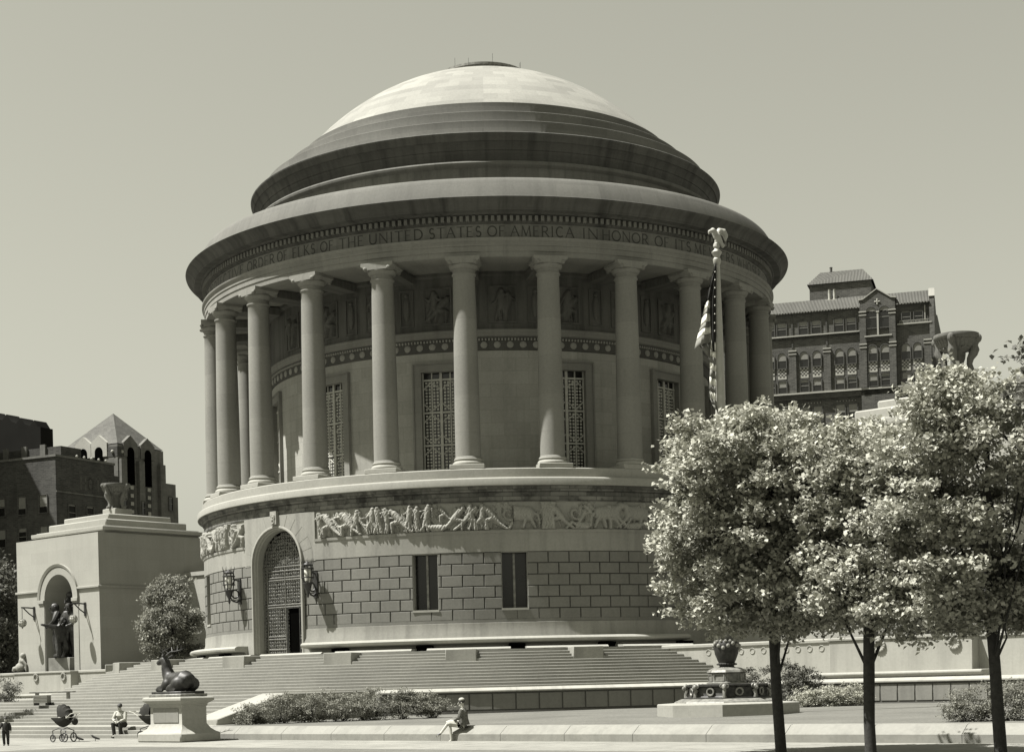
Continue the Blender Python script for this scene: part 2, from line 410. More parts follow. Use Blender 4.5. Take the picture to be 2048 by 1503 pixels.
# band between rustication and frieze, outside the door sector
mb = MB()
mb.revolve([(R1 - .03, 7.74), (R1 + .015, 7.76), (R1 + .015, 8.6), (R1 + .05, 8.62), (R1 + .06, 8.74), (R1 - .08, 8.75)], PHD + DW, PHD - DW + TP, 170)
part(rot, 'plain_band', mb, M['limeplain'])
# carved frieze
rng = random.Random(11)
def frieze(a0, a1, seed, dark):
    L = (a1 - a0) * R1; Hh = 1.30
    rl = Relief(L, Hh, .034); rg = random.Random(seed); x = .4
    for k in range(int(L / .4)):      # background crowd in lower relief
        rl.standing(rg.uniform(.2, L - .2), rg.uniform(.02, .25), rg.uniform(.9, 1.15), rg, .055)
    for k in range(int(L / .5)): rl.swirl(rg.uniform(.2, L - .2), rg.uniform(.0, .3), rg.uniform(.7, 1.1), rg.choice((-1, 1)), .05)
    while x < L - .5:
        t = rg.random(); sg = rg.choice((-1, 1))
        if dark and t < .34: rl.beast(x + .3, .03, 1.25, sg, rg, .22); x += rg.uniform(.9, 1.15)
        elif dark and t < .42: rl.sheaf(x + .3, 0, 1.27, .15); x += .7
        elif t < .5: rl.standing(x, .02, rg.uniform(1.16, 1.27), rg, .21); x += rg.uniform(.34, .46)
        elif t < .75: rl.lunging(x + .2, .02, 1.3, sg, rg, .2); x += rg.uniform(.48, .62)
        elif t < .88: rl.lying(x + .3, .02, 1.2, sg, rg, .2); rl.lunging(x + .5, .45, .8, sg, rg, .14); x += .7
        else: rl.swirl(x + .3, .02, 1.25, sg, .17); x += .5
    rl.h += .03 * np.abs(np.sin(rl.X * 23 + np.sin(rl.Z * 17) * 1.5)) * (rl.h > .03)
    mb = MB(); rl.mesh(mb, lambda u, z, h: cyl(R1 - .075 + h * 1.15, a0 + u / R1, 8.74 + z))
    part(rot, 'carved_frieze', mb, M['relief'])
frieze(PHD - rad(48), PHD - DW, 3, False); frieze(PHD + DW, PHD + rad(45), 5, False); frieze(PHD + rad(45.01), PHD + rad(100), 8, True)
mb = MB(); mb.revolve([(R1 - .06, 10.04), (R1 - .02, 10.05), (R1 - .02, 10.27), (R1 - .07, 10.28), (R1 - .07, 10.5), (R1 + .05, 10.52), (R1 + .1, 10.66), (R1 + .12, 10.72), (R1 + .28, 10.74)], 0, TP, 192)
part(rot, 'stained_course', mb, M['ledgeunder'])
mb = MB(); mb.revolve([(R1 + .26, 10.74), (R1 + .3, 10.78), (R1 + .3, 11.05), (R1 + .285, 11.09), (R1 + .24, 11.125), (R1 + .17, 11.14), (R1 + .04, 11.145), (R1 + .04, 11.54), (R1 + .0, 11.58), (12.0, 11.6)], 0, TP, 192)
part(rot, 'podium_ledge', mb, M['limeclean'])
# door sector masonry with arched opening
JW = R1 * DJ - .08; SP = 7.75
def archz(s, a, b): return SP + b * math.sqrt(max(0, 1 - (s / a) ** 2))
mb = MB(); nS = 28; top = 10.05
uvf = lambda s, z: (s, z)
S = [-JW * cos(pi * i / nS) for i in range(nS + 1)]
for i in range(nS):
    s0, s1 = S[i], S[i + 1]
    for k in range(3):
        za0, za1 = archz(s0, JW, JW * .98), archz(s1, JW, JW * .98)
        z00, z01 = za0 + (top - za0) * k / 3, za1 + (top - za1) * k / 3
        z10, z11 = za0 + (top - za0) * (k + 1) / 3, za1 + (top - za1) * (k + 1) / 3
        q = [(s0, z00), (s1, z01), (s1, z11), (s0, z10)]
        mb.face([cyl(R1 + .015, PHD + s / R1, z) for s, z in q], 0, q)
for sg in (-1, 1):
    for (x0, x1, z0, z1) in ((JW, R1 * DJ, 3.2, top), (R1 * DJ, R1 * DW + .01, 7.72, top)):
        for k in range(3):
            xa, xb = x0 + (x1 - x0) * k / 3, x0 + (x1 - x0) * (k + 1) / 3
            q = [(sg * xa, z0), (sg * xb, z0), (sg * xb, z1), (sg * xa, z1)]
            mb.face([cyl(R1 + .015, PHD + s / R1, z) for s, z in q], 0, q)
            mb.face([cyl(R1 + .015, PHD + s / R1, z1) if j < 2 else cyl(R1 - .08, PHD + s / R1, z1) for j, (s) in enumerate((sg * xa, sg * xb, sg * xb, sg * xa))], 0)
    a = PHD + sg * DW
    mb.face([cyl(R1 - .09, a, 8.7), cyl(R1 + .015, a, 8.7), cyl(R1 + .015, a, top), cyl(R1 - .09, a, top)], 0)
# raised voussoirs around the arch
for k in range(13):
    t0, t1 = pi * k / 13 + .012, pi * (k + 1) / 13 - .012
    if k == 6: continue
    ri, ro = JW * 1.02, JW * 1.02 + .62 + .12 * abs(cos((t0 + t1) / 2)) * 0
    pts = []
    for r, ts in ((ri, (t0, (t0 + t1) / 2, t1)), (ro, (t1, (t0 + t1) / 2, t0))):
        for t in ts: pts.append((r * cos(t), SP + r * sin(t)))
    pts = [(s, min(z, 10.0)) for s, z in pts]
    d = R1 + .024
    mb.face([cyl(d, PHD + s / R1, z) for s, z in pts], 0, pts)
    for i in range(len(pts)):
        (s0, z0), (s1, z1) = pts[i], pts[(i + 1) % len(pts)]
        mb.face([cyl(d, PHD + s0 / R1, z0), cyl(d, PHD + s1 / R1, z1), cyl(R1, PHD + s1 / R1, z1), cyl(R1, PHD + s0 / R1, z0)], 0)
portal = part(rot, 'portal', mb, M['limeplain'])
DF = ringframe(PHD)
# reveals + stepped mouldings of the arch
mb = MB()
def archline(w, n=20, z0=3.3): return [(-w, z0)] + [(-w * cos(pi * i / n), SP + w * .98 * sin(pi * i / n)) for i in range(n + 1)] + [(w, z0)]
steps = [(JW, R1 + .06), (JW - .03, R1 + .06), (JW - .05, R1 - .06), (JW - .1, R1 - .08), (JW - .12, R1 - .2), (JW - .15, R1 - .22), (JW - .15, R1 - .62)]
rows = []
for w, b in steps: rows.append([DF(s, b, z) for s, z in archline(w)])
L0 = archline(1.0); uvr = [[(j * .2, b) for j in range(len(L0))] for w, b in steps]
mb.grid(rows, 0, uvr)
mb.grid([[DF(s, R1 - .1, z) for s, z in archline(JW + .07)], [DF(s, R1 + .04, z) for s, z in archline(JW + .07)], [DF(s, R1 + .06, z) for s, z in archline(JW + .04)], [DF(s, R1 + .06, z) for s, z in archline(JW)]], 0)
part(portal, 'arch_moulding', mb, M['limeclean'])
mb = MB()   # keystone with oval cartouche
mb.box(DF, -.22, .22, R1 - .1, R1 + .16, 9.62, 10.25)
mb.ring(DF, 0, R1 + .17, 9.98, .13, .035); mb.ring(DF, 0, R1 + .17, 9.76, .09, .03); mb.ball(DF(0, R1 + .17, 9.98), .09, sc=(1, .5, 1.2), fr=DF)
part(portal, 'keystone', mb, M['relief'])
# door : back plate, bars, open leaf
dw = JW - .15; DB = R1 - .6
def inside(s, z, m=.0): return abs(s) < dw - m and z < archz(min(abs(s), dw - 1e-6) if True else s, dw, dw * .98) - m
mb = MB()
pl = archline(dw, 16, 3.3); mb.face([DF(s, DB, z) for s, z in pl], 0)
door = part(rot, 'door', mb, M['black'])
mb = MB()
def bar(s0, z0, s1, z1, r=.03, b=.06): mb.tube([DF(s0, DB + b, z0), DF(s1, DB + b, z1)], r, 5, cap=False)
for z in (7.62, 7.42, 7.1, 6.98, 5.78, 5.66, 4.25, 4.12, 3.62): bar(-dw, z, dw if z > 5.6 else (.0 if z < 5.6 else dw), z, .035)
for z in (4.25, 4.12, 3.62): bar(1.02, z, dw, z, .035)
for s in (-dw + .05, -dw + .3, 0, dw - .3, dw - .05): bar(s, 3.3, s, 7.6, .04)
# arch radial bars
for k in range(1, 8): bar(0, SP, (dw) * cos(pi * k / 8), SP + dw * .97 * sin(pi * k / 8), .02)
for r in (.35, .7, 1.05, 1.4): mb.tube([DF(r * cos(pi * i / 16), DB + .07, SP + r * sin(pi * i / 16)) for i in range(17)], .022, 4)
part(door, 'door_frame', mb, M['bgrille'])
mb = MB(); rg = random.Random(4)
step = .165
zz = 3.45
while zz < 9.3:
    ss = -dw + .1
    while ss < dw - .05:
        openleaf = (.12 < ss < 1.02 and zz < 5.62)
        if not openleaf and inside(ss, zz, .09):
            r = step * rg.uniform(.28, .4)
            mb.ring(DF, ss, DB + .05, zz, r, .018, 8, 3)
            mb.face([DF(ss - .04, DB + .06, zz), DF(ss, DB + .09, zz - .04), DF(ss + .04, DB + .06, zz), DF(ss, DB + .09, zz + .04)], 0)
            if rg.random() < .6: mb.tube([DF(ss - step * .5, DB + .05, zz - step * .5), DF(ss + step * .5, DB + .05, zz + step * .5)], .012, 3, cap=False)
            if rg.random() < .6: mb.tube([DF(ss - step * .5, DB + .05, zz + step * .5), DF(ss + step * .5, DB + .05, zz - step * .5)], .012, 3, cap=False)
        ss += step
    zz += step
part(door, 'scrollwork', mb, M['bgrille'])
mb = MB(); mb.box(DF, .1, .16, DB + .02, DB + .1, 3.3, 5.62); mb.box(DF, .1, 1.04, DB + .02, DB + .1, 5.58, 5.66); mb.box(DF, .98, 1.04, DB + .02, DB + .1, 3.3, 5.6)
part(door, 'open_leaf', mb, M['bronze'])
mb = MB(); mb.box(DF, -JW - .1, JW + .1, R1 - .9, R1 + .3, 3.22, 3.36); part(portal, 'threshold', mb, M['limeclean'])
# ------------------------------------------------------------------ cella behind the columns
RC = 12.0
CW = [PHD + rad(30 * k) for k in range(-2, 5)]; ww = 4.4
mb = MB()
hs = [(c, rad(ww)) for c in CW]
def arcsuv(mb, prof, hs, a0=-pi, a1=pi):
    for x, y in free(a0, a1, hs): mb.revolve(prof, x, y, max(1, int((y - x) / rad(1.9))))
arcsuv(mb, [(RC, 11.55), (RC, 16.82)], hs); mb.revolve([(RC, 16.82), (RC, 17.75)], 0, TP, 180)
part(rot, 'inner_wall', mb, M['cella'])
# band of discs, light string course, carved attic
mb = MB(); mb.revolve([(RC, 17.73), (RC + .06, 17.76), (RC + .06, 18.26), (RC + .12, 18.3), (RC + .12, 18.4)], 0, TP, 180)
for k in range(0, 120):
    a = PHD + rad(k * 3.0 + 1.5)
    if abs(math.remainder(a, TP)) > rad(75): continue
    fr = ringframe(a)
bd = part(rot, 'ornament_band', mb, M['band'])
mb = MB()
for k in range(120):
    a = PHD + rad(k * 3.0 + 1.5)
    if abs(math.remainder(a + .2, TP)) > rad(75): continue
    mb.ball(cyl(RC + .07, a, 18.0), .17, 10, 6, sc=(1, .3, 1), fr=ringframe(a))
    for j in range(4):
        b = a + rad(.75 * j - 1.1); mb.box(ringframe(b), -.035, .035, RC + .06, RC + .13, 18.2, 18.3)
part(bd, 'disc', mb, M['cella'])
mb = MB(); mb.revolve([(RC + .12, 18.38), (RC + .2, 18.42), (RC + .24, 18.7), (RC + .18, 18.76), (RC, 18.78)], 0, TP, 180); part(rot, 'string_course', mb, M['lime'])
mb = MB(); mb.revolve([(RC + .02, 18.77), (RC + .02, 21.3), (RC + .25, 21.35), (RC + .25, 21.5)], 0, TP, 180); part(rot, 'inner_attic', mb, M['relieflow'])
for k in range(-1, 8):
    c = PHD + rad(15 * k)
    fr = ringframe(c); mb = MB()
    w, z0, z1 = .62, 19.12, 20.78
    for t in ((-w - .07, -w, z0, z1), (w, w + .07, z0, z1)): mb.box(fr, t[0], t[1], RC - .1, RC + .07, t[2], t[3])
    mb.box(fr, -w - .07, w + .07, RC - .1, RC + .07, z0 - .07, z0); mb.box(fr, -w - .07, w + .07, RC - .1, RC + .07, z1, z1 + .07)
    rl = Relief(2 * w, z1 - z0, .045); rg = random.Random(100 + k)
    rl.standing(w * rg.uniform(.6, .9), .04, 1.5, rg, .2); rl.standing(w * rg.uniform(1.2, 1.5), .04, 1.35, rg, .2) if k % 2 else rl.lunging(w, .05, 1.45, 1, rg, .2)
    rl.mesh(mb, lambda u, z, h: fr(u - w, RC + .03 + h, z0 + z))
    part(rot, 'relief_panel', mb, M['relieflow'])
    c = PHD + rad(15 * k + 7.5); fr = ringframe(c); mb = MB(); w = .3
    mb.box(fr, -w - .06, -w, RC - .1, RC + .07, z0, z1); mb.box(fr, w, w + .06, RC - .1, RC + .07, z0, z1); mb.box(fr, -w - .06, w + .06, RC - .1, RC + .07, z0 - .07, z0); mb.box(fr, -w - .06, w + .06, RC - .1, RC + .07, z1, z1 + .06)
    mb.ball(fr(0, RC + .06, z0 + .8), .17, 8, 6, sc=(1, .6, 3.6), fr=fr); mb.ball(fr(0, RC + .08, z0 + 1.45), .1, 8, 6, fr=fr)
    part(rot, 'relief_panel', mb, M['relieflow'])
# tall lattice windows
def lattice(parent, fr, w, z0, z1, b):
    mb = MB(); mb.box(fr, -w, w, b - .02, b, z0, z1); o = part(parent, 'window', mb, M['glass'])
    mb = MB(); f = .36; lip = RC + .06
    mb.box(fr, -w - f, -w, b - .1, lip, z0, z1 + f); mb.box(fr, w, w + f, b - .1, lip, z0, z1 + f); mb.box(fr, -w, w, b - .1, lip, z1, z1 + f)
    mb.box(fr, -w - f - .07, -w - f, RC - .3, lip + .05, z0, z1 + f + .07); mb.box(fr, w + f, w + f + .07, RC - .3, lip + .05, z0, z1 + f + .07); mb.box(fr, -w - f, w + f, RC - .3, lip + .05, z1 + f, z1 + f + .07)
    part(o, 'window_frame', mb, M['lime'])
    mb = MB()
    mb.box(fr, -.065, .065, b, b + .1, z0, z1)
    hh = (z1 - z0) / 3.3
    for k in range(1, 4):
        z = z1 - .35 - (k - 1) * hh if k > 0 else 0
        mb.box(fr, -w, w, b, b + .09, z - .04, z + .04)
    for s in (-w * .5, w * .5): mb.box(fr, s - .03, s + .03, b, b + .05, z0, z1)
    for s in (-w + .03, w - .03): mb.box(fr, s - .03, s + .03, b, b + .06, z0, z1)
    zc = z1 - .35
    while zc > z0 + .3:
        zn = zc - hh; c = (zc + zn) / 2
        for sg in (-1, 1):
            for e in (-1, 1):
                mb.tube([fr(sg * .05, b + .03, c + e * hh * .22), fr(sg * w * .55, b + .03, c + e * hh * .44)], .035, 4, cap=False)
                mb.tube([fr(sg * w * .95, b + .03, c + e * hh * .22), fr(sg * w * .55, b + .03, c + e * hh * .44)], .035, 4, cap=False)
        zc = zn
    z = z0 + .1; i = 0
    while z < z1 - .36:
        for s in (-.8, -.62, -.38, -.2, .2, .38, .62, .8): mb.box(fr, s * w - .05, s * w + .05, b + .0, b + .04, z - .05, z + .05)
        z += .16
    part(o, 'lattice', mb, M['grille'])
    return o
for c in CW: lattice(rot, ringframe(c), RC * sin(rad(ww)), 11.6, 16.82, RC - .3)
# ------------------------------------------------------------------ columns
mbb = MB(); mbb.box(Frame((0, 0, 0), (1, 0, 0), (0, -1, 0)), -.8, .8, -.8, .8, 0, .22)
shp = [(.595 - .085 * t ** 1.6, .62 + t * 8.35) for t in [i / 14 for i in range(15)]]
ms = MB(); ms.revolve([(.64, .56)] + shp + [(.53, 9.0), (.57, 9.03), (.57, 9.08), (.53, 9.1)], n=36)
mt = MB(); mt.revolve([(.55, .2), (.70, .2), (.73, .25), (.735, .31), (.70, .37), (.66, .39), (.635, .42), (.66, .45), (.675, .49), (.66, .53), (.6, .57)], n=36)
mc = MB(); mc.revolve([(.52, 9.1), (.525, 9.25), (.6, 9.3), (.66, 9.38), (.68, 9.45), (.66, 9.5), (.5, 9.52)], n=32)
cf = Frame((0, 0, 0), (1, 0, 0), (0, -1, 0))
mc.prism(cf, [(-.6, 9.48), (.6, 9.48), (.74, 9.63), (.8, 9.64), (.8, 9.8), (-.8, 9.8), (-.8, 9.64), (-.74, 9.63)], -.68, .68)
for sg in (-1, 1):
    for b in (-.64, .64): mc.ball(cf(sg * .58, b, 9.53), .11, 8, 6, fr=cf)
cm = bpy.data.objects.new('column', mesh_of('column', ms, M['column'])); COL.objects.link(cm)
cb = bpy.data.objects.new('column_base', mesh_of('column_base', mt, M['limeclean'])); COL.objects.link(cb)
cpth = bpy.data.objects.new('plinth', mesh_of('plinth', mbb, M['limeclean'])); COL.objects.link(cpth); bev(cpth, .02)
cc = bpy.data.objects.new('capital', mesh_of('capital', mc, M['lime'])); COL.objects.link(cc)
for o in (cb, cpth, cc): o.parent = cm
first = True
for k in range(-8, 8):
    a = PH0 + rad(15 * k); o = cm if first else copy_tree(cm); first = False
    o.parent = rot; o.location = cyl(15.0, a, 11.58) - Vector(rot.location); o.rotation_euler = (0, 0, a)
# ------------------------------------------------------------------ entablature
mb = MB(); mb.revolve([(12.2, 21.5), (14.2, 21.45), (14.25, 21.36), (14.62, 21.36), (15.42, 21.36), (15.42, 21.6), (15.46, 21.62), (15.46, 21.86), (15.5, 21.88), (15.5, 22.04), (15.55, 22.08), (15.6, 22.16), (15.6, 22.22), (15.3, 22.25)], 0, TP, 192)
part(rot, 'architrave', mb, M['lime'])
for k in range(-8, 8):
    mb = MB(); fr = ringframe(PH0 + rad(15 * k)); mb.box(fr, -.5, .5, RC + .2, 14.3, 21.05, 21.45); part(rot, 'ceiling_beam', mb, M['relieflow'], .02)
mb = MB(); mb.revolve([(15.3, 22.2), (15.3, 22.95)], 0, TP, 192); fz = part(rot, 'inscribed_frieze', mb, M['entab'])
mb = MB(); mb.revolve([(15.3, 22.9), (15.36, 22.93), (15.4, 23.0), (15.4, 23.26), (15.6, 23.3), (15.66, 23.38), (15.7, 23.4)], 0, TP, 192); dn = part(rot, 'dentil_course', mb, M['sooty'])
mb = MB(); nd_ = 336
for k in range(nd_):
    a = TP * k / nd_
    if abs(math.remainder(a, TP)) > rad(100): continue
    mb.box(ringframe(a), -.075, .075, 15.35, 15.55, 23.0, 23.24, skip='kt')
part(dn, 'dentils', mb, M['entab'])
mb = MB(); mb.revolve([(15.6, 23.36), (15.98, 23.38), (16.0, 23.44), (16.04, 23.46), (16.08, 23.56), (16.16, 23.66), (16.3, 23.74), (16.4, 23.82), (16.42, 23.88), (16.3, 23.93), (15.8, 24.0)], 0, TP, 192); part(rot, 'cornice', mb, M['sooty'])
for k in range(-9, 10):      # spout-like joints in the cornice
    pass
mb = MB(); mb.revolve([(15.92, 23.9), (15.84, 24.15), (15.72, 24.45), (15.55, 24.82), (15.46, 24.96), (15.38, 25.03), (15.25, 25.07), (13.5, 25.12), (12.3, 25.15)], 0, TP, 192); part(rot, 'attic_course', mb, M['attic'])
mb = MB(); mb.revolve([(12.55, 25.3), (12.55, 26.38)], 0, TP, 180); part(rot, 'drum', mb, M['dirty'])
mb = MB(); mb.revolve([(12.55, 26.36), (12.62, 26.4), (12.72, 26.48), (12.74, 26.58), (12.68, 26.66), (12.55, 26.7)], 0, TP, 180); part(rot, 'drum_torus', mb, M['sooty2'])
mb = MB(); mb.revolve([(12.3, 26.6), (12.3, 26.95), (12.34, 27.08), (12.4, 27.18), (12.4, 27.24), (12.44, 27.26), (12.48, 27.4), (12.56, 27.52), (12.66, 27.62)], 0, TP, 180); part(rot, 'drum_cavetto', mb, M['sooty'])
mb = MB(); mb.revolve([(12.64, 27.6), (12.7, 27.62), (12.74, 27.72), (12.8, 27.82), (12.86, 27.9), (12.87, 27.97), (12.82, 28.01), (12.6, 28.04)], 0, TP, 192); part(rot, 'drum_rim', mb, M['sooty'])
# dome : three curved courses then tiled shell
mb = MB()
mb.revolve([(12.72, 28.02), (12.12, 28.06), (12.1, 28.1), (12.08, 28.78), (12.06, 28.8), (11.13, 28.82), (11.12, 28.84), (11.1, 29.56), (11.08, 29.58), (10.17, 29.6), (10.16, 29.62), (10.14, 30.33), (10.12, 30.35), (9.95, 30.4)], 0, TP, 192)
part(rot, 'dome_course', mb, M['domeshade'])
mb = MB()
pr = []
for i in range(25):
    t = i / 24; r = 10.02 * (1 - t) + 2.0 * t; tt = r / 10.02
    g_ = lambda q: math.sqrt(1 - (q * .7) ** 2) - math.sqrt(1 - .49); pr.append((r, 30.3 + 4.6 * g_(tt) / g_(.2)))
mb.revolve(pr, 0, TP, 180); part(rot, 'dome', mb, M['dome'])
zt = pr[-1][1]
mb = MB(); mb.revolve([(2.35, zt - .3), (2.35, zt + .18), (2.45, zt + .2), (2.45, zt + .32), (2.1, zt + .38), (0.01, zt + .5)], 0, TP, 64); part(rot, 'oculus_cap', mb, M['bronzelight'])
for k in range(6):
    mb = MB(); a = rad(-75 + 30 * k); r = 2.12 if k % 2 else 2.9; z0 = zt + .2 if k % 2 else zt - .3
    mb.tube([cyl(r, a, z0), cyl(r, a, z0 + .7)], .008, 4); part(rot, 'lightning_rod', mb, M['iron'])
# inscription
words = [('AND', -78.5, -72.5), ('PROTECTIVE', -70.5, -51.2), ('ORDER', -49.8, -41.6), ('OF', -40.7, -38.2), ('ELKS', -36.8, -31.6), ('OF', -30.4, -27.7), ('THE', -26.4, -21.7), ('UNITED', -20.6, -11.0), ('STATES', -9.8, -0.9), ('OF', .2, 3.1), ('AMERICA', 4.1, 15.0), ('IN', 16.6, 19.4), ('HONOR', 20.3, 29.4), ('OF', 30.9, 34.0), ('ITS', 35.4, 39.3), ('MEMBERS', 40.3, 52.6), ('WHO', 54.0, 60.2), ('SERVED', 61.0, 72.5), ('THEIR', 74, 83)]
WD = {'I': .34, 'M': 1.25, 'W': 1.3, 'O': 1.15, 'N': 1.05, 'H': 1.02, 'E': .78, 'F': .74, 'S': .74, 'L': .76, 'B': .84, 'P': .82, 'R': .92, 'J': .6, 'T': .88, 'C': 1.0, 'D': 1.05, 'A': 1.05, 'U': 1.0, 'V': 1.0, 'K': .95}
# roman capitals drawn as strokes (x, z in 0..1 of a letter box); thick and thin strokes, small serifs
def arc(cx, cz, rx, rz, a0, a1, n=10): return [(cx + rx * cos(rad(a0 + (a1 - a0) * i / n)), cz + rz * sin(rad(a0 + (a1 - a0) * i / n))) for i in range(n + 1)]
GL = {'A': [([(0, 0), (.5, 1)], 0), ([(.5, 1), (1, 0)], 1), ([(.2, .38), (.8, .38)], 0)],
 'B': [([(.1, 0), (.1, 1)], 1), ([(.1, 1)] + arc(.5, .76, .35, .24, 90, -90) + [(.1, .52)], 0), ([(.1, .52)] + arc(.5, .26, .45, .26, 90, -90) + [(.1, 0)], 1)],
 'C': [(arc(.55, .5, .5, .5, 50, 310, 16), 1)], 'D': [([(.1, 0), (.1, 1)], 1), ([(.1, 1)] + arc(.4, .5, .58, .5, 90, -90, 14) + [(.1, 0)], 1)],
 'E': [([(.1, 0), (.1, 1)], 1), ([(.1, 1), (.9, 1)], 0), ([(.1, .52), (.75, .52)], 0), ([(.1, 0), (.95, 0)], 0)],
 'F': [([(.1, 0), (.1, 1)], 1), ([(.1, 1), (.95, 1)], 0), ([(.1, .52), (.75, .52)], 0)],
 'H': [([(.08, 0), (.08, 1)], 1), ([(.92, 0), (.92, 1)], 1), ([(.08, .5), (.92, .5)], 0)], 'I': [([(.5, 0), (.5, 1)], 1)],
 'J': [([(.6, 1), (.6, .1), (.3, -.1)], 1)], 'K': [([(.08, 0), (.08, 1)], 1), ([(.1, .45), (.85, 1)], 0), ([(.3, .58), (.98, 0)], 1)],
 'L': [([(.1, 0), (.1, 1)], 1), ([(.1, 0), (.95, 0)], 0)], 'M': [([(.05, 0), (.14, 1)], 0), ([(.14, 1), (.5, .05)], 1), ([(.5, .05), (.86, 1)], 0), ([(.86, 1), (.95, 0)], 1)],
 'N': [([(.06, 0), (.06, 1)], 0), ([(.06, 1), (.94, 0)], 1), ([(.94, 0), (.94, 1)], 0)], 'O': [(arc(.5, .5, .5, .5, 0, 360, 20), 1)],
 'P': [([(.1, 0), (.1, 1)], 1), ([(.1, 1)] + arc(.5, .74, .42, .26, 90, -90) + [(.1, .48)], 1)], 'R': [([(.1, 0), (.1, 1)], 1), ([(.1, 1)] + arc(.45, .74, .38, .26, 90, -90) + [(.1, .48)], 1), ([(.45, .48), (1, 0)], 1)],
 'S': [(arc(.48, .74, .36, .26, 40, 270, 10) + arc(.5, .26, .4, .26, 90, -140, 10), 1)], 'T': [([(.5, 0), (.5, 1)], 1), ([(0, 1), (1, 1)], 0)],
 'U': [([(.08, 1), (.08, .35)] + arc(.5, .35, .42, .35, 180, 360, 10) + [(.92, .35), (.92, 1)], 1)], 'V': [([(0, 1), (.5, 0)], 1), ([(.5, 0), (1, 1)], 0)],
 'W': [([(0, 1), (.27, 0)], 1), ([(.27, 0), (.5, .95)], 0), ([(.5, .95), (.73, 0)], 1), ([(.73, 0), (1, 1)], 0)]}
def glyph(mb, place, ch, x0, w, z0, h, th=.075, tn=.045, b=0):
    for pts, thick in GL[ch]:
        t = (th if thick else tn) * h / 2
        for i in range(len(pts) - 1):
            (xa, za), (xb, zb) = pts[i], pts[i + 1]
            A = Vector((x0 + xa * w, z0 + za * h)); B = Vector((x0 + xb * w, z0 + zb * h)); d = (B - A)
            if d.length < 1e-6: continue
            d.normalize(); n = Vector((-d.y, d.x)) * t; e = d * t * .6; m = (A + B) / 2
            A2, B2 = A - e, B + e
            mb.face([place(*(A2 - n)), place(*(m - n)), place(*(B2 - n)), place(*(B2 + n)), place(*(m + n)), place(*(A2 + n))], 0)
        if len(pts) == 2 and thick or ch in 'NMAIT':
            for (x, z) in (pts[0], pts[-1]):
                if z in (0, 1):
                    X, Z = x0 + x * w, z0 + z * h; r = .11 * h; q = .016 * h
                    mb.face([place(X - r, Z - q), place(X + r, Z - q), place(X + r, Z + q), place(X - r, Z + q)], 0)
mb = MB(); Rl = 15.306; hL = .46
for w_, a0, a1 in words:
    tot = sum(WD[c] for c in w_) + .34 * (len(w_) - 1); a0, a1 = a0 * 1.021, a1 * 1.021; Lw = rad(a1 - a0) * Rl; k = Lw / tot; x = rad(a0) * Rl
    for c in w_:
        cw = WD[c] * k
        glyph(mb, lambda s, z: cyl(Rl, s / Rl, z), c, x, cw, 22.34, hL, .13, .075)
        x += cw + .34 * k
part(fz, 'inscription', mb, M['letter'], flat=True)
# ------------------------------------------------------------------ ground
def sheet(name, pts, z, mat, zf=None):
    mb = MB(); mb.face([Vector((p[0], p[1], z)) for p in pts], 0, [(p[0], p[1]) for p in pts])
    return solo(name, mb, mat, kind='structure', loc=(0, 0, 0), flat=True)
def rectpq(p0, p1, q0, q1): return [W(p0, q0), W(p1, q0), W(p1, q1), W(p0, q1)]
sheet('ground', [(-900, -300), (900, -300), (900, 900), (-900, 900)], -.06, M['grass'])
mb = MB(); mb.face([W(*t) for t in ((-70, 26), (90, 26), (90, 44), (-70, 44))], 0, [(-70, 26), (90, 26), (90, 44), (-70, 44)]); solo('pavement', mb, M['pave'], kind='structure', loc=(0, 0, 0), flat=True)
# grass verge with rounded end
pts = [(90, 38.0), (19.5, 38.0)] + [(19.5 - 2.6 * sin(t), 40.6 - 2.6 * cos(t)) for t in [pi / 2 * i / 6 for i in range(1, 7)]] + [(16.9, 43.7), (90, 43.7)]
sheet('verge', [W(*t) for t in pts], .012, M['grass'])
mb = MB(); mb.box(FQ, -70, 90, 43.9, 44.1, -.1, .02); solo('kerb', mb, M['step'], kind='structure', loc=(0, 0, 0))
sheet('road', rectpq(-70, 90, 44.1, 57), -.05, M['asphalt'])
# lawn in front of the terrace
def lawnz(p, q): return .42 + .15 * max(0, min(1, (30 - q) / 14))
for p0, p1 in ((13.4, 75), (-75, -13.4)):
    mb = MB(); n, m = 60, 20
    qs = [9.2 + (32.35 - 9.2) * j / m for j in range(m + 1)]; ps = [p0 + (p1 - p0) * i / n for i in range(n + 1)]
    mb.grid([[W(p, q, lawnz(p, q)) for q in qs] for p in ps]); solo('lawn', mb, M['grass'], kind='structure', loc=(0, 0, 0))
# upper terrace
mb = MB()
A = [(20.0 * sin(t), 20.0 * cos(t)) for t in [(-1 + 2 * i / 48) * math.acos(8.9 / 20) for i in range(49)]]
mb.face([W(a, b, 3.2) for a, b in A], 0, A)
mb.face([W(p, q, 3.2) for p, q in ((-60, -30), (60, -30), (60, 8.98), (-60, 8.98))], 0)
solo('terrace', mb, M['paving'], kind='structure', loc=(0, 0, 0), flat=True)
